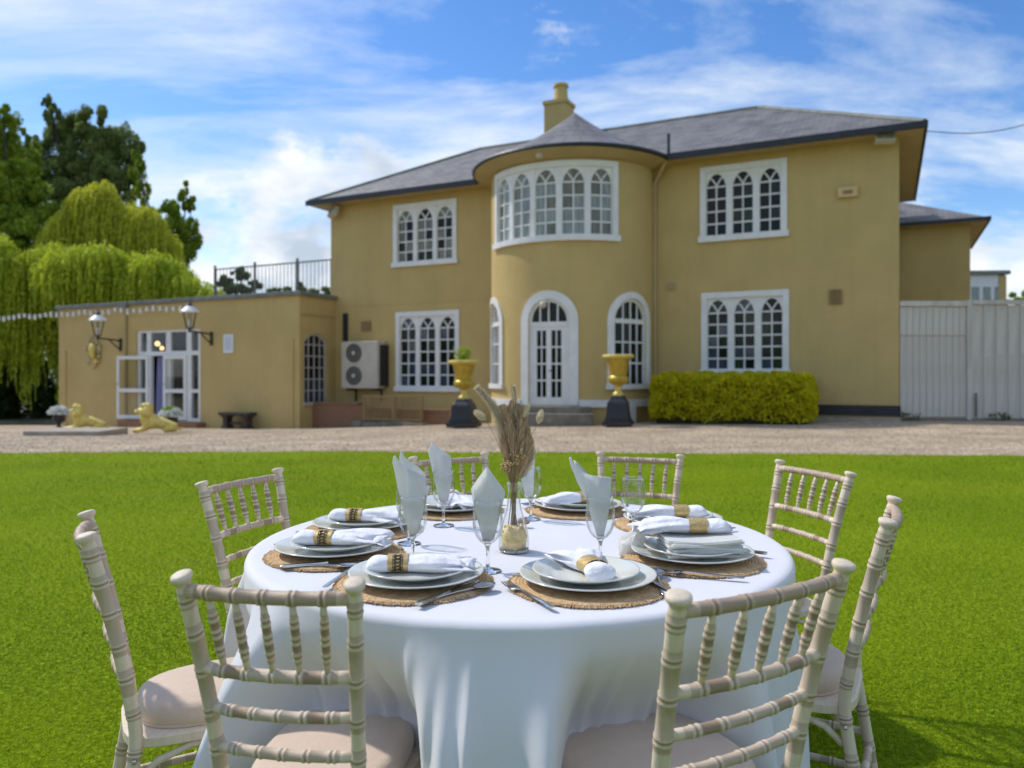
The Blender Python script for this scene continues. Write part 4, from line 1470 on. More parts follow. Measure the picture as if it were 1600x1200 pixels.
for a, b, z in cpb:
    MB().box(a, b, yB - .04, yB + .28, z - .075, z).obj('coping_brick', BRICK, lbw, uvbox=True, bevel=.006)
MB().tube([(hx(706, yB), yB - .05, gzb), (hx(706, yB), yB - .05, zb2 + .15)], .05, 8).obj('post', TIMBER, lbw)
# trellis
yT = -1.75
t0_, t1_, t2_ = hx(567, yT), hx(614, yT), hx(659, yT)
zt0, zt1 = hz(612, 657, yT), hz(612, 618, yT)
for i, (a, b) in enumerate(((t0_, t1_), (t1_ + .02, t2_))):
    tr = thing('trellis_panel', ('left' if i == 0 else 'right') + ' hand diagonal lattice trellis panel leaning before the low brick wall', 'trellis', h2w(a, yT, zt0), -TH)
    w, h = b - a, zt1 - zt0
    for f_ in ((0, .06, 0, h), (w - .06, w, 0, h)):
        MB().box(f_[0], f_[1], 0, .04, f_[2], f_[3]).obj('frame', TIMBER, tr)
    for f_ in ((0, .06), (h - .06, h)):
        MB().box(.06, w - .06, .001, .039, f_[0], f_[1]).obj('frame', TIMBER, tr)
    for sgn, yy in ((1, .008), (-1, .022)):
        lm = MB()
        st_ = .115
        c = -h
        while c < w + h:
            # x - sgn*z = c
            pts = []
            for z in (0.06, h - .06):
                pts.append((c + sgn * z if sgn > 0 else c + (h - z), z))
            (xa, za), (xb, zb_) = pts
            lo_, hi_ = .06, w - .06

            def clip(xa, za, xb, zb_):
                for lim, less in ((lo_, True), (hi_, False)):
                    ia = xa < lim if less else xa > lim
                    ib = xb < lim if less else xb > lim
                    if ia and ib:
                        return None
                    if ia or ib:
                        f = (lim - xa) / (xb - xa); p_ = (lim, za + f * (zb_ - za))
                        if ia: xa, za = p_
                        else: xb, zb_ = p_
                return xa, za, xb, zb_
            q = clip(xa, za, xb, zb_)
            if q and abs(q[0] - q[2]) > .05:
                xa, za, xb, zb_ = q
                lm.add([(xa - .018, yy, za), (xa + .018, yy, za), (xb + .018, yy, zb_), (xb - .018, yy, zb_),
                        (xa - .018, yy + .012, za), (xa + .018, yy + .012, za), (xb + .018, yy + .012, zb_), (xb - .018, yy + .012, zb_)],
                       [(0, 1, 2, 3), (7, 6, 5, 4), (0, 4, 5, 1), (1, 5, 6, 2), (2, 6, 7, 3), (3, 7, 4, 0)])
            c += st_
        lm.obj('lattice', TIMBER, tr)
    for x in (0.03, w - .03):
        MB().box(x - .03, x + .03, .041, .1, gzb + .2 - zt0 - .1, h).obj('leg', TIMBER, tr)
slab = MB()
for i in range(7):
    a = t0_ - .3 + i * (t2_ - t0_ + .5) / 7
    slab.box(a, a + (t2_ - t0_ + .5) / 7 - .02, yT - .25, yT + .15, gzb - .2, zt0 - .05 + .02 * math.sin(i * 5))
so = slab.obj('kerb_stones', STONE, bevel=.012); so.location = h2w(0, 0, 0); so.rotation_euler = (0, 0, -TH); so['kind'] = 'structure'; so['label'] = 'row of grey kerb stones under the trellis'


# urns on black pedestals
def urn(px, py_base, py_rim, label, plant):
    X, D, z = ground_at(px, py_base)
    s = D / FPX
    Hh = (py_base - py_rim) * s
    t = thing('garden_urn', label, 'urn', (X, D, z), -TH * .6, 'gold urns either side of the bay')
    hp = Hh * .42
    pw = 22 * s
    pb = MB()
    pb.box(-pw, pw, -pw, pw, 0, hp * .16)
    pb.box(-pw * .86, pw * .86, -pw * .86, pw * .86, hp * .16, hp * .26)
    prof = [(.80, .26), (.74, .45), (.70, .74), (.66, .80), (.52, .90), (.44, 1.0)]
    pv, pf = [], []
    for w, zz in prof:
        a = pw * w
        pv += [(-a, -a, zz * hp), (a, -a, zz * hp), (a, a, zz * hp), (-a, a, zz * hp)]
    for i in range(len(prof) - 1):
        for k in range(4):
            pf.append((i * 4 + k, i * 4 + (k + 1) % 4, (i + 1) * 4 + (k + 1) % 4, (i + 1) * 4 + k))
    pf += [(3, 2, 1, 0), tuple(len(pv) - 4 + k for k in range(4))]
    pb.add(pv, pf)
    pb.obj('pedestal', BLACK, t, bevel=.015)
    hu = Hh - hp
    ru = 24.5 * s
    MB().lathe([(ru * .34, 0), (ru * .36, hu * .05), (ru * .22, hu * .10), (ru * .17, hu * .16), (ru * .24, hu * .21), (ru * .2, hu * .24)], 28, (0, 0, hp)).obj('foot', GOLD_PALE, t, smooth=True)
    up = [(.20, .24), (.46, .29), (.60, .36), (.64, .42), (.60, .46), (.52, .49), (.55, .51), (.57, .55), (.64, .72), (.72, .86), (.80, .90)]
    bod = MB().lathe([(ru * a, hu * b) for a, b in up], 36, (0, 0, hp), cap=False)
    for k in range(18):
        a = 2 * PI * k / 18
        bod.ball((ru * .56 * math.cos(a), ru * .56 * math.sin(a), hp + hu * .38), ru * .105, ru * .105, hu * .085, 6, 5)
    bod.obj('bowl', GOLD, t, smooth=True)
    rimp = [(.80, .90), (.96, .92), (1.02, .95), (1.0, .985), (.9, 1.0), (.80, .97), (.70, .93), (.0, .90)]
    MB().lathe([(ru * a, hu * b) for a, b in rimp], 36, (0, 0, hp), cap=False).obj('rim', GOLD_PALE, t, smooth=True)
    if plant:
        n = 260
        P = np.stack([rng.normal(0, ru * .28, n), rng.normal(0, ru * .28, n), rng.uniform(0, ru * .95, n)], 1) + np.array([0, 0, hp + hu * .95])
        po = raw_obj('urn_plant', leaf_quads(P, .16, .22, dirs=np.tile([[0., 0, .8]], (n, 1))), 4, LEAF_MID, rng.uniform(0, 1, n))
        po.matrix_world = Matrix.Translation((X, D, z))
        tag(po, 'small spiky green plant growing in the left gold urn', 'plant')
    return t


urn(725, 667, 563, 'gold urn on black pedestal left of the bay door, with a green plant in it', True)
urn(966, 665, 554, 'gold urn on black pedestal right of the bay door, with no plant in it', False)


# clipped golden hedge
def hedge():
    yH0, yH1 = -2.3, -0.35
    xa, xb = hx(1009, yH0), hx(1270, yH0)
    zt = hz(1140, 583, yH0)
    zb_ = gz(*h2w((xa + xb) / 2, yH0)[:2])
    t = thing('golden_hedge', 'clipped golden yellow hedge under the lower right window', 'hedge', h2w(0, 0, 0), -TH)
    core = MB().box(xa + .22, xb - .22, yH0 + .22, yH1 - .1, zb_ - .1, zt - .22)
    core.obj('branches', TWIG, t, bevel=.1)
    n = 34000
    L, Wd, Hh = xb - xa, yH1 - yH0, zt - zb_
    areas = np.array([L * Hh, L * Wd, Wd * Hh, Wd * Hh])
    f = rng.choice(4, n, p=areas / areas.sum())
    u, v = rng.uniform(0, 1, n), rng.uniform(0, 1, n)
    P = np.zeros((n, 3))
    Nn = np.zeros((n, 3))
    m = f == 0; P[m] = np.stack([xa + L * u[m], np.full(m.sum(), yH0), zb_ + Hh * v[m]], 1); Nn[m] = (0, -1, 0)
    m = f == 1; P[m] = np.stack([xa + L * u[m], yH0 + Wd * v[m], np.full(m.sum(), zt)], 1); Nn[m] = (0, 0, 1)
    m = f == 2; P[m] = np.stack([np.full(m.sum(), xa), yH0 + Wd * u[m], zb_ + Hh * v[m]], 1); Nn[m] = (-1, 0, 0)
    m = f == 3; P[m] = np.stack([np.full(m.sum(), xb), yH0 + Wd * u[m], zb_ + Hh * v[m]], 1); Nn[m] = (1, 0, 0)
    # rounded corners: pull towards an inner box
    r = .38
    q = np.stack([np.clip(P[:, 0], xa + r, xb - r), np.clip(P[:, 1], yH0 + r, yH1 - r), np.clip(P[:, 2], zb_ - 1, zt - r)], 1)
    d = P - q
    dl = np.linalg.norm(d, axis=1, keepdims=True) + 1e-9
    dirn = d / dl
    P = q + dirn * r
    ph = P[:, 0] * 5.1 + np.sin(P[:, 2] * 6.3 + P[:, 0] * 2.2) * 1.3
    ph2 = P[:, 2] * 7.3 + np.sin(P[:, 0] * 4.7) * 1.6 + P[:, 1] * 5
    bumpv = .5 + .5 * np.sin(ph) * np.sin(ph2)
    bumpv2 = .5 + .5 * np.sin(P[:, 0] * 13 + P[:, 1] * 9) * np.sin(P[:, 2] * 15 + P[:, 0] * 3)
    depth = rng.uniform(0, 1, n) ** 2 * .22
    P = P + dirn * ((bumpv * .14 + bumpv2 * .06 - .12) - depth)[:, None]
    # thin towards the bare foot
    fr = (P[:, 2] - zb_) / Hh
    keep = (rng.uniform(0, 1, n) < np.clip(.25 + fr * 3.2, 0, 1)) & (fr > .02 + .10 * (.5 + .5 * np.sin(P[:, 0] * 3.1 + 1)) * rng.uniform(0.4, 1, n))
    P = P[keep]
    tint = np.clip(rng.normal(.55, .25, len(P)) + (bumpv[keep] - .5) * .2, 0, 1)
    raw_obj('foliage', leaf_quads(P, .085, .62), 4, LEAF_HEDGE, tint, t)


hedge()

# white board fence on the right
fx_0 = HX + .05
fD = 21.55
fence = thing('board_fence', 'tall limewashed board fence with gate right of the house', 'fence', (fx_0, fD, 0), R(-1.5))
ftop = EYE + (HOR - 470) * fD / FPX
gate_w = (1510 - 1408) * fD / FPX


def bshape(w, h, d):
    return MB().box(0, w, 0, d, 0, h).mesh('board', FENCE, bevel=.006)


nb = 10
bw_ = gate_w / nb
zs_ = EYE + (HOR - 524) * fD / FPX
lowm, upm = bshape(bw_ - .012, zs_ - .1, .03), bshape(bw_ - .012, ftop - .16 - zs_ - .015, .03)
for i in range(nb):
    for me_, z in ((lowm, .08), (upm, zs_)):
        o = bpy.data.objects.new('board', me_); COL.objects.link(o); o.parent = fence
        o.location = (i * bw_, random.uniform(-.006, .006), z)
pw_ = .34
nR = 12
zs2 = EYE + (HOR - 556) * fD / FPX
lm_, um_ = bshape(pw_ * .62, zs2 - .06, .05), bshape(pw_ * .62, ftop - .12 - zs2 - .01, .055)
gm_ = bshape(pw_ * .40, ftop - .14, .025)
for i in range(nR):
    x = gate_w + .14 + i * pw_
    for me_, z, dy in ((lm_, .05, -.02), (um_, zs2, -.028)):
        o = bpy.data.objects.new('board', me_); COL.objects.link(o); o.parent = fence; o.location = (x, dy, z)
    o = bpy.data.objects.new('board', gm_); COL.objects.link(o); o.parent = fence; o.location = (x + pw_ * .61, .012, .04)
MB().box(gate_w, gate_w + .13, -.06, .09, 0, ftop + .02).obj('post', FENCE, fence, bevel=.008)
MB().box(-.02, gate_w - .002, -.05, .06, ftop - .155, ftop - .01).obj('rail', FENCE, fence, bevel=.006)
MB().box(gate_w + .132, gate_w + .14 + nR * pw_, -.075, .07, ftop - .11, ftop + .01).obj('rail', FENCE, fence, bevel=.006)
for z in (.5, 1.6, 2.7):
    MB().box(0, gate_w + .14 + nR * pw_, .075, .13, z, z + .1).obj('back_rail', FENCE, fence)
MB().tube([(gate_w + .22, -.09, .08), (gate_w + .22, -.09, .75)], .03, 8).obj('gate_bolt', GREY, fence)
MB().box(-.02, gate_w + .14 + nR * pw_, -.04, .04, -.3, .035).obj('gravel_board', STONE, fence)
n = 900
P = np.stack([rng.uniform(-.1, 6, n), rng.uniform(-.25, -.03, n), rng.uniform(0, .22, n) ** 1.0], 1)
P = P[(np.sin(P[:, 0] * 5.2) + np.sin(P[:, 0] * 2.1 + 2) > .75)]
wo_ = raw_obj('weeds', leaf_quads(P, .09, .4), 4, LEAF_SHADE, rng.uniform(0, 1, len(P)))
wo_.location = (fx_0, fD, -.02); wo_['kind'] = 'stuff'; wo_['label'] = 'dark weeds along the foot of the white fence'

# distant pale building beyond the fence
fb = thing('distant_building', 'small pale building with flat roof far beyond the fence', 'building', ((1545 - 800) / FPX * 62, 62, 0), R(-4))
zt_b = EYE + (HOR - 429) * 62 / FPX
wb_ = 26 * 62 / FPX
MB().box(-wb_ - 3, wb_ * .55, 0, 6, -1, zt_b).obj('wall', WHITE, fb)
MB().box(wb_ * .552, wb_ + .0, -.05, 6, -1, zt_b - .1).obj('end_wall', WALL, fb)
MB().box(-wb_ - 3.2, wb_ + .2, -.3, 6.3, zt_b, zt_b + .3).obj('flat_roof', LEAD, fb)
for i in range(3):
    MB().box(-wb_ + i * .9, -wb_ + i * .9 + .6, -.03, -.001, zt_b - 2.6, zt_b - 1.0).obj('window', PANE_NET, fb)

# cable from the gable to the right
a = h2w(OV, -OV, EAVE - .25)
cb = MB()
b = Vector(((1660 - 800) / FPX * 19, 19, EYE + (HOR - 176) * 19 / FPX))
cb.tube([a.lerp(b, i / 12) - Vector((0, 0, .25 * math.sin(PI * i / 12))) for i in range(13)], .012, 6)
tag(cb.obj('overhead_cable', BLACK), 'thin overhead cable running from the right eave off to the right', 'cable')

# ------------------------------------------------------------------ garden things by the annex
bw0 = h2w(hx(371, ay - .42), ay - .42)
X, D, z = bw0.x, bw0.y, gz(bw0.x, bw0.y) - .03
bh = 26 * D / FPX; bwid = 31 * D / FPX
bn = thing('garden_bench', 'dark backless stone bench against the annex wall under the white plate', 'bench', (X, D, z), -TH)
MB().box(-bwid, bwid, -.25, .25, bh - .12, bh).obj('seat', TIMBER_DARK, bn, bevel=.015)
for x in (-bwid * .68, bwid * .68):
    sv = MB()
    sv.box(x - .16, x + .16, -.18, .18, 0, .1); sv.box(x - .11, x + .11, -.15, .15, .1, bh - .2); sv.box(x - .17, x + .17, -.2, .2, bh - .2, bh - .12)
    sv.obj('leg', TIMBER_DARK, bn, bevel=.012)
MB().box(-bwid * .55, bwid * .55, -.05, .05, bh * .25, bh * .42).obj('stretcher', TIMBER_DARK, bn)

psl = MB()
X, D, z = ground_at(100, 679)
sv_ = [(60, 672), (150, 672), (150, 679), (62, 681)]
slab_t = thing('stone_slab', 'flat stone plinth slab under the left gold lion and white flowers', 'slab', (X, D, z), 0)
MB().box(-1.1, 1.05, -.1, 1.5, -.3, .10).obj('slab', PALE_STONE, slab_t, bevel=.03)


def lion(px, py, label, s, rz):
    X, D, z = ground_at(px, py)
    t = thing('lion_statue', label, 'statue', (X, D, z), rz, 'gold lions before the annex')
    # local: faces -x
    me = bpy.data.meshes.new('body')
    V = [(.35, 0, .30), (.05, 0, .33), (-.22, 0, .42), (-.36, 0, .62), (-.47, 0, .74), (-.60, 0, .70),
         (.45, 0, .20), (.50, .20, .16), (.22, .24, .08), (.50, -.20, .16), (.22, -.24, .08),
         (-.28, .16, .22), (-.42, .17, .10), (-.72, .16, .07), (-.28, -.16, .22), (-.42, -.17, .10), (-.72, -.16, .07),
         (.62, 0, .14), (.74, .12, .10), (.70, .26, .10)]
    E = [(0, 1), (1, 2), (2, 3), (3, 4), (4, 5), (0, 6), (6, 7), (7, 8), (6, 9), (9, 10), (2, 11), (11, 12), (12, 13), (2, 14), (14, 15), (15, 16), (6, 17), (17, 18), (18, 19)]
    rad = [.22, .20, .22, .19, .16, .09, .20, .15, .07, .15, .07, .12, .09, .075, .12, .09, .075, .05, .035, .06]
    me.from_pydata([Vector(v) * s for v in V], E, [])
    o = bpy.data.objects.new('body', me)
    COL.objects.link(o)
    sk = o.modifiers.new('skin', 'SKIN')
    for i, v in enumerate(me.skin_vertices[0].data):
        v.radius = (rad[i] * s, rad[i] * s)
        v.use_root = i == 0
    ss = o.modifiers.new('sub', 'SUBSURF'); ss.levels = 2; ss.render_levels = 2
    me.materials.append(GOLD_PALE)
    dg = bpy.context.evaluated_depsgraph_get()
    me2 = bpy.data.meshes.new_from_object(o.evaluated_get(dg))
    bpy.data.objects.remove(o)
    for p in me2.polygons:
        p.use_smooth = True
    if not me2.materials:
        me2.materials.append(GOLD_PALE)
    o = bpy.data.objects.new('body', me2); COL.objects.link(o); o.parent = t
    mn = MB()
    for k in range(80):
        a = random.uniform(0, 2 * PI); b = random.uniform(-.5, 1.2)
        rr = .25 * s * random.uniform(.75, 1.1)
        c = (-.36 * s + random.uniform(-.04, .14) * s, rr * math.cos(a) * .9, .64 * s + rr * math.sin(a))
        if c[0] < -.40 * s and abs(a - PI * 1.5) < .5:
            continue
        mn.ball(c, .10 * s, .09 * s, .11 * s, 6, 5)
    mn.obj('mane', GOLD_PALE, t, smooth=True)
    fc = MB()
    fc.ball((-.60 * s, 0, .69 * s), .09 * s, .10 * s, .08 * s, 10, 7)
    for sy in (-1, 1):
        MB().ball((-.43 * s, sy * .15 * s, .90 * s), .05 * s, .05 * s, .06 * s, 8, 6).obj('ear', GOLD_PALE, t, smooth='all')
        fc.ball((-.56 * s, sy * .055 * s, .755 * s), .04 * s)
    fc.obj('muzzle', GOLD_PALE, t, smooth=True)
    return t


lion(136, 672, 'gold lion statue lying on the stone slab beside the white flowers in a black pot', .90, R(18))
lion(245, 676, 'gold lion statue lying in front of the open annex door', .92, R(14))


def planter(px, py, h_px, w_px, label, flabel, bal, green):
    X, D, z = ground_at(px, py)
    s = D / FPX
    zz = z + (.10 if bal else 0)
    t = thing('flower_pot', label, 'pot', (X, D, zz), 0)
    h, w = h_px * s, w_px * s / 2
    if bal:
        MB().lathe([(w * .5, 0), (w * .5, .05), (w * .22, .1), (w * .25, h * .35), (w * .9, h * .55), (w, h), (w * .9, h), (w * .8, h * .9), (0, h * .9)], 24).obj('pot', BLACK, t, smooth=True)
    else:
        MB().lathe([(w * .9, 0), (w, h * .9), (w * 1.06, h * .9), (w * 1.06, h), (w * .9, h), (w * .9, h * .92), (0, h * .92)], 24).obj('pot', BLACK, t, smooth=True)
    n = 2600
    d = rng.normal(size=(n, 3)); d /= np.linalg.norm(d, axis=1, keepdims=True)
    d[:, 2] = np.abs(d[:, 2]) * 1.0 - .15
    rr = w * (1.55 if bal else 1.75)
    P = d * rr * (rng.uniform(.75, 1, n) * (1 + .12 * np.sin(d[:, 0] * 8) * np.sin(d[:, 1] * 9 + d[:, 2] * 7)))[:, None] * np.array([1, 1, .82]) + np.array([0, 0, h + .08])
    gsel = (d[:, 2] > .55) & (d[:, 0] < .35) if green else np.zeros(n, bool)
    root = thing('potted_flowers', flabel, 'flowers', (X, D, zz), 0)
    raw_obj('blossom', leaf_quads(P[~gsel], .075, .8), 4, FLOWER, rng.uniform(0, .6 if not green else 1, (~gsel).sum()), root)
    if green:
        raw_obj('leaves', leaf_quads(P[gsel], .10, .6), 4, LEAF_MID, rng.uniform(0, 1, gsel.sum()), root)
    MB().ball((0, 0, h + .05), rr * .6, rr * .6, rr * .5, 10, 8).obj('stems', LEAF_SHADE, root)


planter(92, 675, 21, 19, 'black footed pot on the stone slab at the far left', 'round mass of white flowers in the black pot at the far left', True, False)
planter(267, 673, 21, 20, 'plain black pot right beside the lion at the annex door', 'white and pale green flowers in the plain black pot by the lion', False, True)


# ------------------------------------------------------------------ trees
def trunk(mb, base, top, r0, r1, limbs=0, spread=1.0, lz=(.4, .9)):
    b, t = Vector(base), Vector(top)
    pts = [b.lerp(t, i / 8) + Vector((math.sin(i * 1.3) * .12, math.cos(i * 1.7) * .1, 0)) * (i > 0) for i in range(9)]
    mb.tube(pts, [r0 + (r1 - r0) * i / 8 for i in range(9)], 9)
    tips = []
    for k in range(limbs):
        f = random.uniform(*lz)
        p = b.lerp(t, f)
        a = random.uniform(0, 2 * PI)
        L = spread * random.uniform(.5, 1)
        q = p + Vector((math.cos(a) * L, math.sin(a) * L, L * random.uniform(.4, .9)))
        m_ = p.lerp(q, .5) + Vector((0, 0, -.06 * L))
        rr = r0 * .32 * (1 - f * .5)
        mb.tube([p, m_, q], [rr, rr * .7, rr * .25], 7)
        tips.append(q)
    return tips


def clump_tree(name, label, px, D, crown, m, n, leaf, base_z=-1.0, tr=.35, inner=.55, cat='tree', group=None):
    """crown: ellipsoid clumps given by photo pixels (px, py, half-width px, half-height px)"""
    X = (px - 800) / FPX * D
    t = thing(name, label, cat, (X, D, base_z), 0, group)
    s = D / FPX
    mb = MB()
    tops = []
    P = []; T = []
    tot = sum(c[2] * c[3] for c in crown)
    zmax = max(EYE + (HOR - c[1]) * s for c in crown) - base_z
    trunk(mb, (0, 0, 0), (random.uniform(-.3, .3), 0, zmax * .8), tr, tr * .25)
    for (cx, cy, rw, rh) in crown:
        c = np.array([(cx - 800) * s - X, random.uniform(-.5, .5) * rw * s, EYE + (HOR - cy) * s - base_z])
        mb.tube([(0, 0, max(1, c[2] * .45)), Vector(c) * .6 + Vector((0, 0, c[2] * .2)), Vector(c)], [tr * .4, tr * .2, .03], 7)
        k = int(n * rw * rh / tot)
        sub = max(6, int(rw * rh / 38))
        # sub-clumps inside the ellipsoid make the outline uneven
        sc_ = rng.normal(size=(sub, 3)); sc_ /= np.linalg.norm(sc_, axis=1, keepdims=True)
        sc_ *= (rng.uniform(0.25, 1, sub) ** (1 / 2.2))[:, None]
        idx = rng.integers(0, sub, k)
        rad = rng.uniform(.10, .38, sub)
        d = rng.normal(size=(k, 3)); d /= np.linalg.norm(d, axis=1, keepdims=True)
        d *= (rng.uniform(inner * .5, 1, k) ** .6)[:, None]
        q = (sc_[idx] + d * rad[idx][:, None]) * np.array([rw * s, rw * s * .85, rh * s]) + c
        P.append(q)
        T.append(np.clip(rng.normal(.45, .25, k) + (rng.uniform(-.25, .25, sub))[idx], 0, 1))
    mb.obj('trunk', BARK, t, smooth='all')
    P = np.concatenate(P); T = np.concatenate(T)
    raw_obj('crown', leaf_quads(P, leaf, .55), 4, m, T, t)
    return t


def willow(label, px, D, mounds, m, strands, base_z, length, tr=.45):
    """mounds: domes in photo pixels (px, py_top, half-width px, drop px): strands arch over each dome and hang"""
    X = (px - 800) / FPX * D
    s = D / FPX
    t = thing('willow_tree', label, 'tree', (X, D, base_z), 0, 'weeping willows behind the annex')
    mb = MB()
    ztop = max(EYE + (HOR - q[1]) * s for q in mounds) - base_z
    trunk(mb, (0, 0, 0), (.2, .1, ztop * .75), tr, tr * .4)
    P, Dr, T = [], [], []
    tot = sum(q[2] for q in mounds)
    for (cx, cy, rw, drop) in mounds:
        c = Vector(((cx - 800) * s - X, random.uniform(-1.2, 1.0), EYE + (HOR - cy) * s - base_z))
        mb.tube([(0, 0, ztop * .35), (c.x * .5, c.y * .5, c.z * .75), (c.x, c.y, c.z - rw * s * .25)], [tr * .5, tr * .3, .06], 8)
        for k in range(int(strands * rw / tot)):
            a = random.uniform(0, 2 * PI); rr = math.sqrt(random.uniform(0.0, 1)) * rw * s
            wob = 1 + .10 * math.sin(3 * a + cx) + .08 * math.sin(7 * a)
            rr *= wob
            # start on a dome
            f = rr / (rw * s)
            x0, y0 = c.x + rr * math.cos(a), c.y + rr * math.sin(a) * .8
            z0_ = c.z - rw * s * .55 * f ** 2.2 + random.uniform(-.4, .3) - .35 * abs(math.sin(a * 5 + f * 4))
            L = drop * s * random.uniform(.45, 1.0) * (.55 + .45 * f)
            out = random.uniform(.1, .5)
            nl = max(6, int(L / .16))
            tb = random.uniform(0, 1) * .6
            ph = random.uniform(0, 6)
            for i in range(nl):
                g = i / nl
                e = out * (1 - (1 - min(g * 2.5, 1)) ** 2)
                P.append((x0 + e * math.cos(a) + .05 * math.sin(ph + g * 5), y0 + e * math.sin(a) + .05 * math.cos(ph + g * 4), z0_ + .25 * math.sin(min(g * 6, PI)) * .6 - L * g))
                Dr.append((math.cos(a) * .3 * (1 - g), math.sin(a) * .3 * (1 - g), -1 + .8 * max(0, 1 - g * 4)))
                T.append(min(1, max(0, tb + random.uniform(-.1, .45))))
    mb.obj('trunk', BARK, t, smooth='all')
    P = np.array(P); Dr = np.array(Dr)
    raw_obj('crown', leaf_quads(P, .27, .34, dirs=Dr), 4, m, np.array(T), t)
    return t


_r = random.Random(11)
mounds = []
for k in range(30):
    px = -60 + 385 * k / 29 + _r.uniform(-14, 14)
    top = np.interp(px, [-60, 60, 150, 230, 300, 330], [372, 372, 385, 385, 405, 432]) + _r.uniform(-6, 34)
    mounds.append((px, top, _r.uniform(22, 40), _r.uniform(60, 130) if px > 80 else _r.uniform(150, 235)))
willow('broad low weeping willow hanging over the flat annex roof', 130, 43, mounds, LEAF_WILLOW, 8200, -1.3, 5)
mounds = []
for k in range(15):
    px = 85 + 165 * k / 14 + _r.uniform(-10, 10)
    top = np.interp(px, [85, 120, 180, 235, 255], [345, 305, 292, 305, 340]) + _r.uniform(-4, 40)
    mounds.append((px, top, _r.uniform(20, 34), _r.uniform(70, 130)))
willow('taller yellow weeping willow rising behind the low willow', 175, 49, mounds, LEAF_YELLOW, 4600, -1.5, 5, .5)
clump_tree('tall_tree', 'tall dark green tree standing behind the willows', 135, 66,
           [(90, 225, 30, 50), (130, 235, 45, 62), (180, 245, 36, 50), (85, 180, 14, 28), (150, 200, 25, 32), (200, 240, 22, 40), (110, 290, 55, 45), (185, 290, 40, 45), (112, 205, 22, 30), (60, 260, 30, 50), (75, 160, 8, 14), (165, 215, 12, 20), (212, 265, 10, 26), (60, 310, 40, 40)],
           LEAF_DARK, 110000, .23, -1.5, .6)
clump_tree('leafy_tree', 'mid green leafy tree at the left edge of the view', 15, 50,
           [(5, 215, 30, 46), (20, 290, 45, 48), (-30, 250, 50, 80), (35, 330, 45, 50), (10, 185, 16, 20), (-20, 350, 60, 60), (38, 245, 20, 30), (50, 290, 20, 30), (-4, 330, 50, 50), (65, 372, 55, 45), (110, 350, 30, 40)],
           LEAF_MID, 90000, .20, -1.5, .5)
clump_tree('loose_tree', 'dark loose topped tree right of the yellow willow', 272, 56,
           [(262, 350, 26, 38), (285, 335, 18, 40), (280, 385, 32, 35), (302, 372, 14, 36), (250, 390, 24, 30), (292, 300, 8, 20), (300, 325, 10, 16), (215, 262, 12, 26), (225, 300, 14, 30)],
           LEAF_MID, 26000, .20, -1.5, .4)
clump_tree('conifer', 'small dark evergreen behind the roof railing', 372, 54,
           [(372, 438, 22, 22), (360, 450, 24, 18), (395, 452, 22, 14), (378, 425, 9, 12)], LEAF_DARK, 12000, .20, -1.5, .3)
clump_tree('evergreen_shrub', 'low dark evergreen showing through the railing next to the house', 475, 56,
           [(455, 455, 22, 10), (482, 450, 18, 14), (500, 457, 20, 10), (430, 458, 16, 8)], LEAF_DARK, 8000, .20, -1.5, .2)
clump_tree('shade_dark_thicket', 'thicket coloured dark for the shade under the willow left of the annex', 25, 47,
           [(20, 575, 60, 90), (75, 575, 34, 90), (-50, 575, 70, 90), (40, 640, 60, 30), (85, 640, 25, 24)], LEAF_SHADE, 34000, .24, -1.2, .2, cat='hedge')  # dark backdrop, shade under the willow put into its leaf colour
clump_tree('distant_tree', 'green treetop at the right edge beyond the white fence', 1592, 75,
           [(1592, 466, 22, 10), (1620, 460, 24, 18)], LEAF_MID, 4000, .4, -1, .3)
# woods closing the horizon far off, seen only from other positions
P = []
for i in range(150):
    a = R(-90 + 2.4 * i)
    back = math.cos(a) < -.15
    rad_ = 75 if back else 190
    c = np.array([math.sin(a) * rad_, math.cos(a) * rad_, 2.5 if back else 3.0])
    k = 420 if back else 260
    d = rng.normal(size=(k, 3)); d /= np.linalg.norm(d, axis=1, keepdims=True)
    P.append(c + d * np.array([4, 4, random.uniform(3, 4.5)] if back else [8, 6, random.uniform(4, 6)]) * rng.uniform(.5, 1, (k, 1)))
P = np.concatenate(P)
o = raw_obj('far_woodland', leaf_quads(P, 1.3, .7), 4, LEAF_DARK, rng.uniform(0, 1, len(P)))
o['kind'] = 'stuff'; o['label'] = 'far woodland closing the garden on every side'

# ------------------------------------------------------------------ grass blades and pebbles
TX, TY, TZ, TR = 0.02, 2.25, 0.762, 0.76


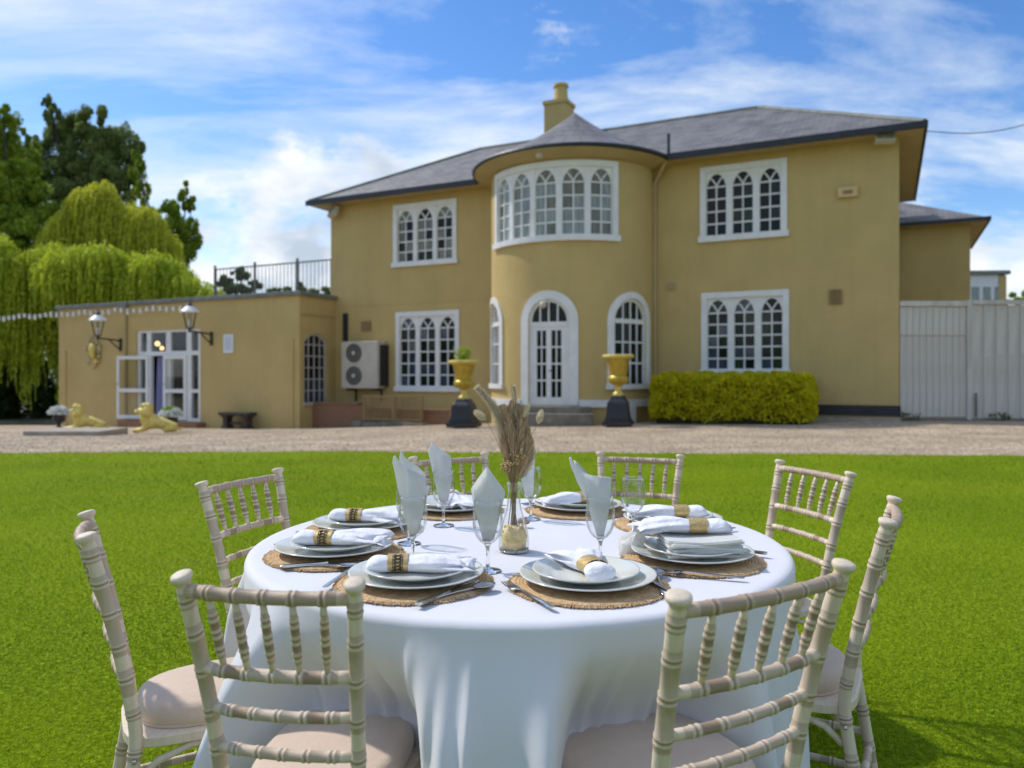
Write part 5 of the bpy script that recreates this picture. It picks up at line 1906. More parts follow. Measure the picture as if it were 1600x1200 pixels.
def blades(n, ymin, ymax, hgt, wid, power):
    u = rng.uniform(0, 1, n)
    Y = (ymin ** (1 - power) + u * (ymax ** (1 - power) - ymin ** (1 - power))) ** (1 / (1 - power))
    X = rng.uniform(-1, 1, n) * (Y * .74 + 1.5)
    keep = (X - TX) ** 2 + (Y - TY) ** 2 > .62 ** 2
    X, Y = X[keep], Y[keep]
    n = len(X)
    ey = np.interp(X, [-30, -8.2, -3.2, 3, 8.2, 30], [12.5, 12.3, 12.55, 12.25, 11.85, 11.2])
    ey = ey + .05 * np.sin(X * 1.7) + .03 * np.sin(X * 5.1 + 1) + .02 * np.sin(X * 13.3)
    k = Y < ey + .05 + .05 * rng.uniform(-1, 1, n)
    X, Y = X[k], Y[k]; n = len(X)
    a = rng.uniform(0, 2 * PI, n)
    patch = .5 + .5 * np.sin(X * 2.1 + np.sin(Y * 1.3) * 1.4) * np.sin(Y * 1.7 + np.sin(X * .9) * 2)
    fine = .5 + .5 * np.sin(X * 17 + 2 * np.sin(Y * 9)) * np.sin(Y * 19 + 2 * np.sin(X * 11))
    h = (hgt + .0012 * Y) * rng.uniform(.5, 1.25, n) * (.8 + .25 * patch + .25 * fine)
    w = (wid + .00036 * Y) * rng.uniform(.7, 1.3, n)
    lean = rng.uniform(.3, 1.5, n)
    b = rng.uniform(0, 2 * PI, n)
    tip = np.stack([X + np.cos(b) * h * lean, Y + np.sin(b) * h * lean, h], 1)
    p1 = np.stack([X - np.cos(a) * w, Y - np.sin(a) * w, np.zeros(n) - .004], 1)
    p2 = np.stack([X + np.cos(a) * w, Y + np.sin(a) * w, np.zeros(n) - .004], 1)
    dry = (rng.uniform(0, 1, n) < .02)
    big = .5 + .5 * np.sin(X * .55 + 1.3 + np.sin(Y * .5) * 1.2) * np.sin(Y * .8 + .4)
    stripe = np.sin(Y * 3.3 + .8 * np.sin(X * .7))
    t = np.clip(rng.normal(.38, .2, n) + .48 * (patch - .5) + .30 * (fine - .5) + .50 * (big - .5) + .08 * stripe, 0, 1)
    t[dry] = 1.0
    worn = np.exp(-((X - 2.6) / 1.9) ** 2 - ((Y - 6.0) / .9) ** 2) + .7 * np.exp(-((X - 1.9) / .8) ** 2 - ((Y - 3.5) / .5) ** 2) + .5 * np.exp(-((X + 3.2) / 1.5) ** 2 - ((Y - 5.2) / .5) ** 2)
    t = np.where(rng.uniform(0, 1, n) < .55 * worn, 1.6, t)
    return np.stack([p1, p2, tip], 1).reshape(-1, 3), t


v1, t1 = blades(1000000, .6, 12.9, .0115, .0009, 1.55)
o = raw_obj('grass', v1, 3, GRASS, t1)
o['kind'] = 'stuff'; o['label'] = 'short mown grass blades over the whole lawn'

n = 16000
Y = rng.uniform(11.7, 25, n); X = rng.uniform(-1, 1, n) * Y * .72
ey = np.array([edge_y(x) for x in X])
k = Y > ey + .02; X, Y = X[k], Y[k]; n = len(X)
Z = np.array([gz(x, y) - .035 for x, y in zip(X, Y)])
r = rng.uniform(.008, .021, n)
oct_ = np.array([(1, 0, 0), (0, 1, 0), (-1, 0, 0), (0, -1, 0), (0, 0, .75), (0, 0, -.75)], float)
tri = [(0, 1, 4), (1, 2, 4), (2, 3, 4), (3, 0, 4)]
ang = rng.uniform(0, 6.28, n); ca, sa = np.cos(ang), np.sin(ang)
vv = oct_[None] * (r[:, None, None] * rng.uniform(.7, 1.3, (n, 6, 1)))
vx = vv[..., 0] * ca[:, None] - vv[..., 1] * sa[:, None]; vy = vv[..., 0] * sa[:, None] + vv[..., 1] * ca[:, None]
vv = np.stack([vx + X[:, None], vy + Y[:, None], vv[..., 2] + Z[:, None] + .004], -1)
V = vv[:, np.array(tri)].reshape(-1, 3)
o = raw_obj('pebbles', V, 3, PEBBLE, np.repeat(rng.uniform(0, 1, n), 4))
o['kind'] = 'stuff'; o['label'] = 'loose pinkish pebbles of the gravel drive'

# ------------------------------------------------------------------ chairs
MARK = []


def ringed(pts, r, rings, h=.0017, taper=None):
    """sample a polyline with doubled bamboo rings at the given lengths; returns points and radii"""
    pts = [Vector(p) for p in pts]
    L = [0]
    for a, b in zip(pts[:-1], pts[1:]):
        L.append(L[-1] + (b - a).length)
    tot = L[-1]
    S = [(s, None) for s in np.linspace(0, tot, max(8, int(tot / .03)))]
    prof = [(-.0105, 0), (-.0085, .8), (-.006, 1), (-.0035, .8), (-.0015, .1), (.0015, .1), (.0035, .8), (.006, 1), (.0085, .8), (.0105, 0)]
    for c in rings:
        S = [q for q in S if abs(q[0] - c) > .012]
        S += [(c + d, k) for d, k in prof if 0 < c + d < tot]
    S.sort(key=lambda q: q[0])

    # Catmull-Rom position by length
    def at(s):
        s = min(max(s, 0), tot)
        i = max(k for k in range(len(L)) if L[k] <= s + 1e-9)
        i = min(i, len(pts) - 2)
        t = (s - L[i]) / (L[i + 1] - L[i])
        p0 = pts[i - 1] if i else pts[0] * 2 - pts[1]
        p3 = pts[i + 2] if i + 2 < len(pts) else pts[-1] * 2 - pts[-2]
        p1, p2 = pts[i], pts[i + 1]
        return .5 * (2 * p1 + (p2 - p0) * t + (2 * p0 - 5 * p1 + 4 * p2 - p3) * t * t + (3 * p1 - p0 - 3 * p2 + p3) * t ** 3)
    P, Rr = [], []
    MARK[:] = [0.0 if k is None else (1.0 if k < .2 else .15) for _, k in S]
    for s, k in S:
        P.append(at(s))
        rr = r if taper is None else taper(s / tot)
        Rr.append(rr + (h * k if k else 0))
    return P, Rr


def make_chair():
    t = thing('banquet_chair', 'x', 'chair')
    zs = [.42, .525, .61, .70, .80, .868]

    def post(sx):
        pts = [(.178, -.255, 0), (.163, -.225, .22), (.152, -.195, .42), (.157, -.207, .525), (.164, -.228, .64), (.173, -.256, .76), (.184, -.285, .873)]
        pts = [(sx * x, y, z) for x, y, z in pts]
        P, r = ringed(pts, .0150, [.10, .20, .30, .40, .49, .578, .655, .733, .805, .870])
        m = MB()
        # turned neck and cap
        top = P[-1]; d = (P[-1] - P[-2]).normalized()
        for s_, rr in ((.004, .0150), (.009, .0135), (.014, .0140), (.018, .0170), (.022, .0202), (.027, .0212), (.031, .0200), (.0335, .0145), (.0345, .004)):
            P.append(top + d * s_); r.append(rr)
            MARK.append(0.0)
        m.tube(P, r, 14, marks=list(MARK))
        return m
    for sx in (-1, 1):
        post(sx).obj('back_post', CHAIRWOOD, t, smooth='all')

    def rail(z, bow, r, name, nr, m_):
        f = np.interp(z, [.42, .525, .64, .76, .873], [.152, .157, .164, .173, .184])
        y0 = np.interp(z, [.42, .525, .64, .76, .873], [-.195, -.207, -.228, -.256, -.285])
        pts = [(f * u, y0 - bow * (1 - u * u), z) for u in np.linspace(-1, 1, 9)]
        tot = sum((Vector(a) - Vector(b)).length for a, b in zip(pts[:-1], pts[1:]))
        P, rr = ringed(pts, r, [tot * k / (nr + 1) for k in range(1, nr + 1)], .0016)
        MB().tube(P, rr, 12, marks=list(MARK)).obj(name, m_, t, smooth='all')
        return f, y0
    ft, yt = rail(.874, .020, .0124, 'top_rail', 5, CHAIRWORN)
    fm, ym = rail(.728, .020, .0112, 'back_rail', 5, CHAIRRAIL)
    rail(.650, .018, .0098, 'back_rail', 5, CHAIRRAIL)
    rail(.575, .016, .0098, 'back_rail', 5, CHAIRRAIL)
    for k in range(1, 6):
        u = -1 + 2 * k / 6
        a = Vector((ft * u, yt - .020 * (1 - u * u), .867)); b = Vector((fm * u, ym - .020 * (1 - u * u), .735))
        tot = (a - b).length
        P, rr = ringed([a, a.lerp(b, .33), a.lerp(b, .66), b], .009, [tot * .27, tot * .51, tot * .75], .0014,
                       lambda s: .0056 + .0030 * min(1, min(s, 1 - s) / .30))
        MB().tube(P, rr, 10, marks=list(MARK)).obj('spindle', CHAIRWOOD, t, smooth='all')
    # seat frame: rounded trapezoid
    def outline(w0, w1, y0, y1, n=40, p=5.0):
        pts = []
        for i in range(n):
            a = 2 * PI * i / n
            c, s = math.cos(a), math.sin(a)
            q = (abs(c) ** p + abs(s) ** p) ** (-1 / p)
            u, v = c * q, s * q
            y = (y0 + y1) / 2 + v * (y1 - y0) / 2
            w = w0 + (w1 - w0) * (v + 1) / 2
            pts.append((u * w, y))
        return pts

    def slab(levels, n=40):
        m = MB(); vs = []; fs = []
        for pts, z in levels:
            vs += [(x, y, z) for x, y in pts]
        for i in range(len(levels) - 1):
            for k in range(n):
                fs.append((i * n + k, i * n + (k + 1) % n, (i + 1) * n + (k + 1) % n, (i + 1) * n + k))
        fs += [tuple(range(n - 1, -1, -1)), tuple((len(levels) - 1) * n + k for k in range(n))]
        return m.add(vs, fs)
    S = [(.163, .193, -.212, .192, .405), (.170, .200, -.218, .198, .409), (.170, .200, -.218, .198, .428), (.164, .194, -.213, .193, .433)]
    slab([(outline(a, b, c, d), z) for a, b, c, d, z in S]).obj('seat_frame', CHAIRWOOD, t, smooth=True)
    lev = []
    for a in np.linspace(-55, 90, 11):
        e = .030 * (1 - math.cos(R(a)))
        lev.append((outline(.168 - e, .184 - e, -.188 + e, .190 - e, 40, 2.8), .4575 + .0300 * math.sin(R(a))))
    for e, dz in ((.045, .0025), (.07, .006), (.10, .009), (.135, .0105), (.16, .011)):
        lev.append((outline(.168 - e, .184 - e, -.188 + e, .190 - e, 40, 2.6), .4875 + dz))
    cu = slab(lev)
    co = cu.obj('cushion', SUEDE, t, smooth='all')
    MB().tube([(x, y, .4375) for x, y in outline(.158, .175, -.18, .181, 40, 3.0)] + [(.158, 0, .4375)], .004, 6).obj('cushion_piping', SUEDE, t, smooth='all')
    # legs, stretchers and braces
    for sx in (-1, 1):
        P, r = ringed([(sx * .176, .165, .408), (sx * .180, .168, .2), (sx * .186, .18, 0)], .0168, [.06, .16, .26, .35])
        MB().tube(P, r, 12, marks=list(MARK)).obj('front_leg', CHAIRWOOD, t, smooth='all')
        for z in (.13, .235):
            P, r = ringed([(sx * .168, -.232, z), (sx * .18, .17, z)], .0105, [.1, .2, .3], .002)
            MB().tube(P, r, 10, marks=list(MARK)).obj('stretcher', CHAIRWOOD, t, smooth='all')
        MB().tube([(sx * .153, -.190, .335), (sx * .156, -.15, .372), (sx * .163, -.08, .396), (sx * .168, 0, .402)], .009, 8).obj('brace', CHAIRWOOD, t, smooth='all')
        MB().ball((sx * .171, -.198, .385), .006, .006, .006, 8, 6).obj('bolt', STEEL, t)
    for z, y in ((.17, .17), (.20, -.228)):
        f = .178 if y > 0 else .160
        P, r = ringed([(-f, y, z), (f, y, z)], .0105, [f * .5, f, f * 1.5], .002)
        MB().tube(P, r, 10, marks=list(MARK)).obj('stretcher', CHAIRWOOD, t, smooth='all')
    return t


CAPS = [((288, 893), (552, 905), 'limewashed chair nearest the camera on the left, its back towards the camera'),
        ((1057, 925), (1318, 875), 'limewashed chair nearest the camera on the right, its back towards the camera'),
        ((137, 798), (137, 832), 'limewashed chair at the far left of the photo, seen side on with its cushion showing'),
        ((316, 752), (435, 731), 'limewashed chair behind the left side of the table, open back against the lawn'),
        ((646, 713), (758, 706), 'limewashed chair on the far side of the table, left of the dried grasses'),
        ((938, 706), (1063, 710), 'limewashed chair on the far side of the table, behind the empty glass'),
        ((1218, 718), (1329, 737), 'limewashed chair behind the right side of the table, open back against the lawn'),
        ((1385, 810), (1396, 775), 'limewashed chair at the far right of the photo, seen side on')]
chair0 = make_chair()
CH = []
for i, (a, b, lab) in enumerate(CAPS):
    zc = .907
    pts = []
    for px, py in (a, b):
        D = (EYE - zc) * FPX / (py - HOR)
        pts.append(Vector(((px - 800) / FPX * D, D)))
    m = (pts[0] + pts[1]) / 2
    d = (pts[1] - pts[0]).normalized()
    f = Vector((-d.y, d.x))
    if f.dot(Vector((TX, TY)) - m) < 0:
        f = -f
    org = m + f * .289
    o = chair0 if i == 0 else copy_tree(chair0)
    o.location = (org.x, org.y, 0); o.rotation_euler = (0, 0, math.atan2(f.y, f.x) - PI / 2)
    tag(o, lab, 'chair', 'chairs round the table')
    wid = (pts[1] - pts[0]).length
    o.scale.x = min(1.08, max(.84, wid / .372))
    rel = org - Vector((TX, TY))
    CH.append((math.atan2(rel.y, rel.x), rel.length))

# ------------------------------------------------------------------ table and cloth
tb = thing('round_table', 'round folding table hidden under the white cloth', 'table', (TX, TY, 0))
MB().lathe([(0, .73), (TR - .012, .73), (TR - .008, .734), (TR - .008, .754), (TR - .012, .757), (0, .757)], 64).obj('tabletop', TIMBER, tb)
for k in range(4):
    a = PI / 4 + k * PI / 2
    MB().tube([(.42 * math.cos(a), .42 * math.sin(a), 0), (.40 * math.cos(a), .40 * math.sin(a), .73)], .018, 10).obj('leg', GREY, tb)


def sstep(a, b, x):
    t = min(1, max(0, (x - a) / (b - a)))
    return t * t * (3 - 2 * t)


_rf = random.Random(5)
FOLDS = [(_rf.uniform(0, 2 * PI), _rf.uniform(.016, .042), _rf.uniform(.014, .042) * _rf.choice((1, 1, -1)), _rf.uniform(-.16, .16), _rf.uniform(.02, .30)) for _ in range(80)]
FOLDS += [(R(252), .020, .045, .10, .02), (R(258), .018, -.030, .02, .06), (R(263), .016, .040, -.04, .03), (R(272), .030, .030, .05, .08), (R(280), .018, -.034, .06, .05), (R(285), .016, .034, .10, .04), (R(238), .022, .03, .25, .05), (R(244), .018, -.025, .2, .03), (R(231), .024, .03, -.12, .1), (R(294), .020, .03, -.15, .04), (R(303), .022, -.028, .12, .05)]


def cloth_r(th, z):
    push = 0
    for i, (a, dist) in enumerate(CH):
        if dist > .93:
            continue
        w = abs((th - a + PI) % (2 * PI) - PI)
        dn = sstep(.70, .30, z) if z < .70 else 0
        dn = 1 - (min(1, max(0, (z - .10) / .6)))
        half = .225 + .075 * dn
        edge = .055
        push = max(push, 1 - sstep(half - edge, half + edge, w))
    dep = max(0, (.752 - z) / .70)
    g = 1 - sstep(.48, .70, z)
    lobe = 1 - push
    right = abs((th - R(-36) + PI) % (2 * PI) - PI)
    lobe *= .25 + .75 * sstep(.12, .5, right)
    r = TR + .006
    r += lobe * (.035 * sstep(.0, .3, dep) + .105 * dep)
    r -= push * .135 * g
    # softer folds inside lobes and hollows
    k = sstep(.12, .55, dep)
    r += k * (.016 * math.sin(th * 21 + 1.0) + .010 * math.sin(th * 37 + 2.3 + z * 2) + .007 * math.sin(th * 58 + z * 4) * lobe)
    for c, w, amp, tilt, start in FOLDS:
        d = (th - c - tilt * (z - .5) + PI) % (2 * PI) - PI
        if abs(d) < 3.2 * w:
            ww = w * (.8 + .7 * dep)
            r += .62 * amp * sstep(start, start + .30, dep) * math.exp(-(d / ww) ** 2)
    dl_ = abs((th - R(221) + PI) % (2 * PI) - PI)
    r += .16 * dep * (1 - sstep(.05, .36, dl_))
    r += .004 * sstep(.02, .2, dep) * math.sin(th * 16 + .6)
    return r


NT = 760
cm = MB()
vs = [(0, 0, TZ)]
rows = []
for r_ in (.1, .2, .3, .4, .5, .58, .65, .70, .735):
    rows.append([(r_ * math.cos(2 * PI * k / NT), r_ * math.sin(2 * PI * k / NT), TZ + .0004 * math.sin(k * .19 + r_ * 9) * (r_ / .75)) for k in range(NT)])
for q in range(1, 7):
    a = q / 6 * PI / 2
    rows.append([((.742 + (cloth_r(2 * PI * k / NT, .742) - .742) * math.sin(a)) * math.cos(2 * PI * k / NT), (.742 + (cloth_r(2 * PI * k / NT, .742) - .742) * math.sin(a)) * math.sin(2 * PI * k / NT), TZ - .02 * (1 - math.cos(a))) for k in range(NT)])
for q in range(1, 46):
    f = q / 45
    row = []
    for k in range(NT):
        th = 2 * PI * k / NT
        hem = .10 + .018 * math.sin(th * 8 + 1) + .012 * math.sin(th * 21)
        z = .742 - (.742 - hem) * f
        r_ = cloth_r(th, z)
        row.append((r_ * math.cos(th), r_ * math.sin(th), z))
    rows.append(row)
for row in rows:
    vs += row
fs = [(0, 1 + k, 1 + (k + 1) % NT) for k in range(NT)]
for i in range(len(rows) - 1):
    o0, o1_ = 1 + i * NT, 1 + (i + 1) * NT
    fs += [(o0 + k, o1_ + k, o1_ + (k + 1) % NT, o0 + (k + 1) % NT) for k in range(NT)]
cm.add(vs, fs)
clo = cm.obj('tablecloth', CLOTH, smooth='all')
tag(clo, 'white round tablecloth hanging in folds over the table', 'tablecloth', loc=(TX, TY, 0))

# ------------------------------------------------------------------ place settings
matm = None


def mat_meshes():
    b = MB()
    prof = [(0, .0), (.172, 0), (.1775, .0025), (.1775, .005), (.172, .0065)]
    r_ = .172
    while r_ > .02:                                   # coiled plait rings
        prof += [(r_ - .002, .0075), (r_ - .006, .0075), (r_ - .008, .0062)]
        r_ -= .008
    prof += [(0, .0065)]
    b.lathe(prof, 64, cap=False)
    me1 = b.mesh('placemat', JUTE, True)
    fr = MB()
    for k in range(420):
        a = 2 * PI * k / 420 + random.uniform(-.004, .004)
        L = random.uniform(.181, .187)
        w = .0013
        c, s = math.cos(a), math.sin(a)
        z0_, z1_ = random.uniform(.002, .006), random.uniform(.001, .004)
        p = Vector((.171 * c, .171 * s, z0_ + .0018)); q = Vector((L * c, L * s, z1_))
        n = Vector((-s, c, 0)) * w
        fr.add([p - n, p + n, q + n * .7, q - n * .7, p - n + Vector((0, 0, -.003)), p + n + Vector((0, 0, -.003)), q + n * .7 + Vector((0, 0, -.002)), q - n * .7 + Vector((0, 0, -.002))],
               [(0, 1, 2, 3), (7, 6, 5, 4), (0, 4, 5, 1), (1, 5, 6, 2), (2, 6, 7, 3), (3, 7, 4, 0)])
    return me1, fr.mesh('fringe', JUTE)


def plate_mesh(name, r):
    pr = [(0, .0), (r * .62, .0), (r * .66, .003), (r * .98, .0165), (r, .0185), (r * .995, .0205), (r * .97, .0200), (r * .70, .0088), (r * .65, .0052), (r * .62, .0042), (r * .3, .0040), (0, .0040)]
    return MB().lathe(pr, 72, cap=False).mesh(name, CHINA, 'all')


def strip(mb, pts, th=.002):
    """flat tapered bar: pts of (y, half width, z)"""
    vs, fs = [], []
    for y, w, z in pts:
        vs += [(-w, y, z), (w, y, z), (w * .8, y, z + th), (-w * .8, y, z + th)]
    for i in range(len(pts) - 1):
        for k in range(4):
            fs.append((4 * i + k, 4 * i + (k + 1) % 4, 4 * (i + 1) + (k + 1) % 4, 4 * (i + 1) + k))
    fs += [(3, 2, 1, 0), tuple(4 * (len(pts) - 1) + k for k in range(4))]
    return mb.add(vs, fs)


def fork_mesh():
    b = MB()
    strip(b, [(-.10, .004, 0), (-.095, .0065, 0), (-.06, .0058, .001), (0, .0032, .003), (.035, .0030, .004), (.045, .006, .003), (.055, .0115, .0015), (.063, .012, .0015)])
    for x in (-.0098, -.0033, .0033, .0098):
        b2 = MB()
        strip(b2, [(.062, .0018, .0015), (.085, .0016, .0015), (.106, .0008, .005)], .0018)
        b.add([(v[0] + x, v[1], v[2]) for v in b2.v], b2.f)
    return b.mesh('fork', STEEL, True)


def knife_mesh():
    b = MB()
    strip(b, [(-.11, .006, 0), (-.10, .008, 0), (-.02, .0065, 0), (.0, .0045, .001)], .006)
    strip(b, [(.0, .005, .001), (.02, .009, .001), (.09, .009, .001), (.108, .006, .001), (.115, .001, .001)], .0015)
    return b.mesh('knife', STEEL, True)


def spoon_mesh():
    b = MB()
    strip(b, [(-.10, .004, 0), (-.095, .0068, 0), (-.06, .006, .001), (0, .0032, .004), (.040, .0032, .004), (.048, .006, .002)])
    vs, fs = [], []
    nu, nv = 20, 6
    for j in range(nv + 1):
        f = j / nv
        for k in range(nu):
            a = 2 * PI * k / nu
            vs.append((.0195 * f * math.cos(a), .072 + .030 * f * math.sin(a), -.006 * (1 - f * f) + .0065))
    for j in range(nv + 1):
        f = j / nv
        for k in range(nu):
            a = 2 * PI * k / nu
            vs.append((.0195 * f * math.cos(a), .072 + .030 * f * math.sin(a), -.006 * (1 - f * f) + .0080))
    off = (nv + 1) * nu
    for j in range(nv):
        for k in range(nu):
            k2 = (k + 1) % nu
            fs.append((j * nu + k, j * nu + k2, (j + 1) * nu + k2, (j + 1) * nu + k))
            fs.append((off + j * nu + k2, off + j * nu + k, off + (j + 1) * nu + k, off + (j + 1) * nu + k2))
    for k in range(nu):
        k2 = (k + 1) % nu
        fs.append((nv * nu + k, nv * nu + k2, off + nv * nu + k2, off + nv * nu + k))
    b.add(vs, fs)
    return b.mesh('spoon', STEEL, 'all')


ME_MAT, ME_FR = mat_meshes()
ME_BIG, ME_SMALL = plate_mesh('dinner_plate', .157), plate_mesh('side_plate', .123)
ME_FORK, ME_KNIFE, ME_SPOON = fork_mesh(), knife_mesh(), spoon_mesh()


def napkin(loc, rz, label, var, fan=1.0, ring_at=-.03, dark=True, tilt=0.0, L0=.105, L1=.115):
    t = thing('napkin', label, 'napkin', loc, rz, 'rolled napkins on the plates')
    t.rotation_euler = (0, tilt, rz)
    t.scale = (1.08, 1.06, .80)
    rr = random.Random(var)
    nS, nA = 56, 40
    vs, fs = [], []
    ph = [rr.uniform(0, 6) for _ in range(5)]
    for i in range(nS + 1):
        f = i / nS
        x = -L0 + (L0 + L1) * f
        u = x - ring_at
        tight = math.exp(-(u / .030) ** 2)
        if u < 0:                                     # the rounded, folded end
            w = .023 + .013 * (1 - tight); h = .021 + .004 * (1 - tight)
            e = min(1, (x + L0) / .03); k = math.sqrt(max(0, 1 - (1 - e) ** 2))
            w *= .25 + .75 * k; h *= .15 + .85 * k
            rip = .05
        else:                                         # the open, fanned end
            w = .023 + (.030 * fan) * sstep(.0, .12, u) + .004 * (1 - tight); h = .021 + .003 * math.sin(u * 30) - .004 * sstep(.05, .15, u)
            rip = .07 + .22 * sstep(.01, .12, u)
            e = min(1, (L1 - x) / .012)
            h *= .45 + .55 * e
        for k in range(nA):
            a = 2 * PI * k / nA
            q = 1 + rip * (.55 * math.sin(3 * a + ph[0] + x * 9) + .5 * math.sin(5 * a + ph[1] - x * 14) + .3 * math.sin(8 * a + ph[2] + x * 20)) * (1 - .75 * tight)
            xx = x + (.016 * math.sin(2 * a + ph[3]) + .010 * math.sin(3 * a + ph[4])) * sstep(.05, .12, u)
            y = w * q * math.cos(a); z = h * q * math.sin(a)
            zb_ = h * 1.0
            z = max(z, -h * .82) + h * .82 * 1.0
            vs.append((xx, y + .010 * math.sin(x * 14 + ph[2]) * sstep(0, .1, abs(u)), z + .004 * sstep(0, .1, u)))
    for i in range(nS):
        for k in range(nA):
            k2 = (k + 1) % nA
            fs.append((i * nA + k, i * nA + k2, (i + 1) * nA + k2, (i + 1) * nA + k))
    fs.append(tuple(range(nA - 1, -1, -1)))
    # the open end is a funnel of folds turned inwards
    base = nS * nA
    c0 = len(vs)
    for s_, dx in ((.72, -.012), (.35, -.03), (.05, -.045)):
        st_ = len(vs)
        for k in range(nA):
            v = vs[base + k]
            vs.append((v[0] + dx, v[1] * s_, .017 + (v[2] - .017) * s_))
    prev = base
    for j in range(3):
        cur = c0 + j * nA
        for k in range(nA):
            k2 = (k + 1) % nA
            fs.append((prev + k, prev + k2, cur + k2, cur + k))
        prev = cur
    fs.append(tuple(prev + k for k in range(nA)))
    MB().add(vs, fs).obj('cloth', LINEN, t, smooth='all', fixn=True)
    # a loose corner of linen lying out of the fanned end
    fl = MB()
    fv, ff = [], []
    n1, n2 = 8, 8
    for i in range(n1 + 1):
        for j in range(n2 + 1):
            a, b = i / n1, j / n2
            x = L1 - .055 + .07 * a; y = (-.045 + .085 * b) * (1 - .45 * a) * fan + .008 * math.sin(a * 5 + var)
            fv.append((x, y, .012 + .010 * math.sin(b * 5 + a * 2 + var) * (.4 + a) + .006 * (1 - a)))
    for i in range(n1):
        for j in range(n2):
            ff.append((i * (n2 + 1) + j, (i + 1) * (n2 + 1) + j, (i + 1) * (n2 + 1) + j + 1, i * (n2 + 1) + j + 1))
    fl.add(fv, ff)
    fo = fl.obj('napkin_corner', LINEN, t, smooth='all', fixn=False)
    sm = fo.modifiers.new('thickness', 'SOLIDIFY'); sm.thickness = .0025
    # ring
    rg = MB().lathe([(.0268, -.022), (.0275, -.022), (.0275, .022), (.0268, .022), (.0255, .0215), (.0255, -.0215), (.0268, -.022)], 36, cap=False)
    M = Matrix.Translation((ring_at, 0, .0215)) @ Matrix.Rotation(PI / 2, 4, 'Y')
    rg.v = [tuple(M @ Vector((v[0] * .92, v[1] * 1.05, v[2]))) for v in rg.v]
    ro = rg.obj('napkin_ring', RING, t, smooth=True)
    if dark:
        fb_ = MB()
        for k in range(-2, 3):
            for (a0, z0_, a1, z1_) in ((-.5, -.0075, .5, .0075), (-.5, .0075, .5, -.0075), (-.25, -.0085, .25, -.004), (-.25, .0085, .25, .004)):
                pts = []
                for q in range(4):
                    f = q / 3
                    a = (k + a0 + (a1 - a0) * f) * .40 + .35
                    r_ = .0284
                    p = Vector((-(z0_ + (z1_ - z0_) * f), -r_ * 1.05 * math.cos(a), r_ * .92 * math.sin(a)))
                    pts.append((ring_at + p.x, p.y, p.z + .0215))
                fb_.tube(pts, .0011, 5)
        for z0_ in (-.0105, .0105):
            pts = []
            for q in range(25):
                a = -.65 + 2.0 * q / 24
                pts.append((ring_at + z0_, -.0284 * 1.05 * math.cos(a), .0284 * .92 * math.sin(a) + .0215))
            fb_.tube(pts, .0006, 5)
        fb_.obj('filigree', FILIGREE, ro)
    return t


# name, table angle from photo, radius, napkin world angle, offsets
SET = [('front right', -72.7, .520, 107, 0), ('front left', 242.5, .535, 5, 1), ('left', 202, .535, -4, 2), ('left rear', 165, .50, -3, 3),
       ('far left', 117, .515, -78, 4), ('far right', 65.6, .515, 205, 5), ('right rear', 21.8, .53, 184, 6), ('right', -30, .52, 178, 7)]
WHERE = {
    'front right': 'before the nearest chair on the right',
    'front left': 'before the nearest chair on the left',
    'left': 'by the far left chair',
    'left rear': 'by the second chair back on the left',
    'far left': 'on the far side left of the vase',
    'far right': 'on the far side right of the vase',
    'right rear': 'behind the empty glass and crumpled napkin',
    'right': 'under the pile of paper napkins'}


def put(name, me, loc, rz, label, cat, group, child=None):
    o = bpy.data.objects.new(name, me); COL.objects.link(o)
    o.location = loc; o.rotation_euler = (0, 0, rz)
    tag(o, label, cat, group)
    if child:
        c = bpy.data.objects.new(child.name.split('.')[0], child); COL.objects.link(c); c.parent = o
    return o


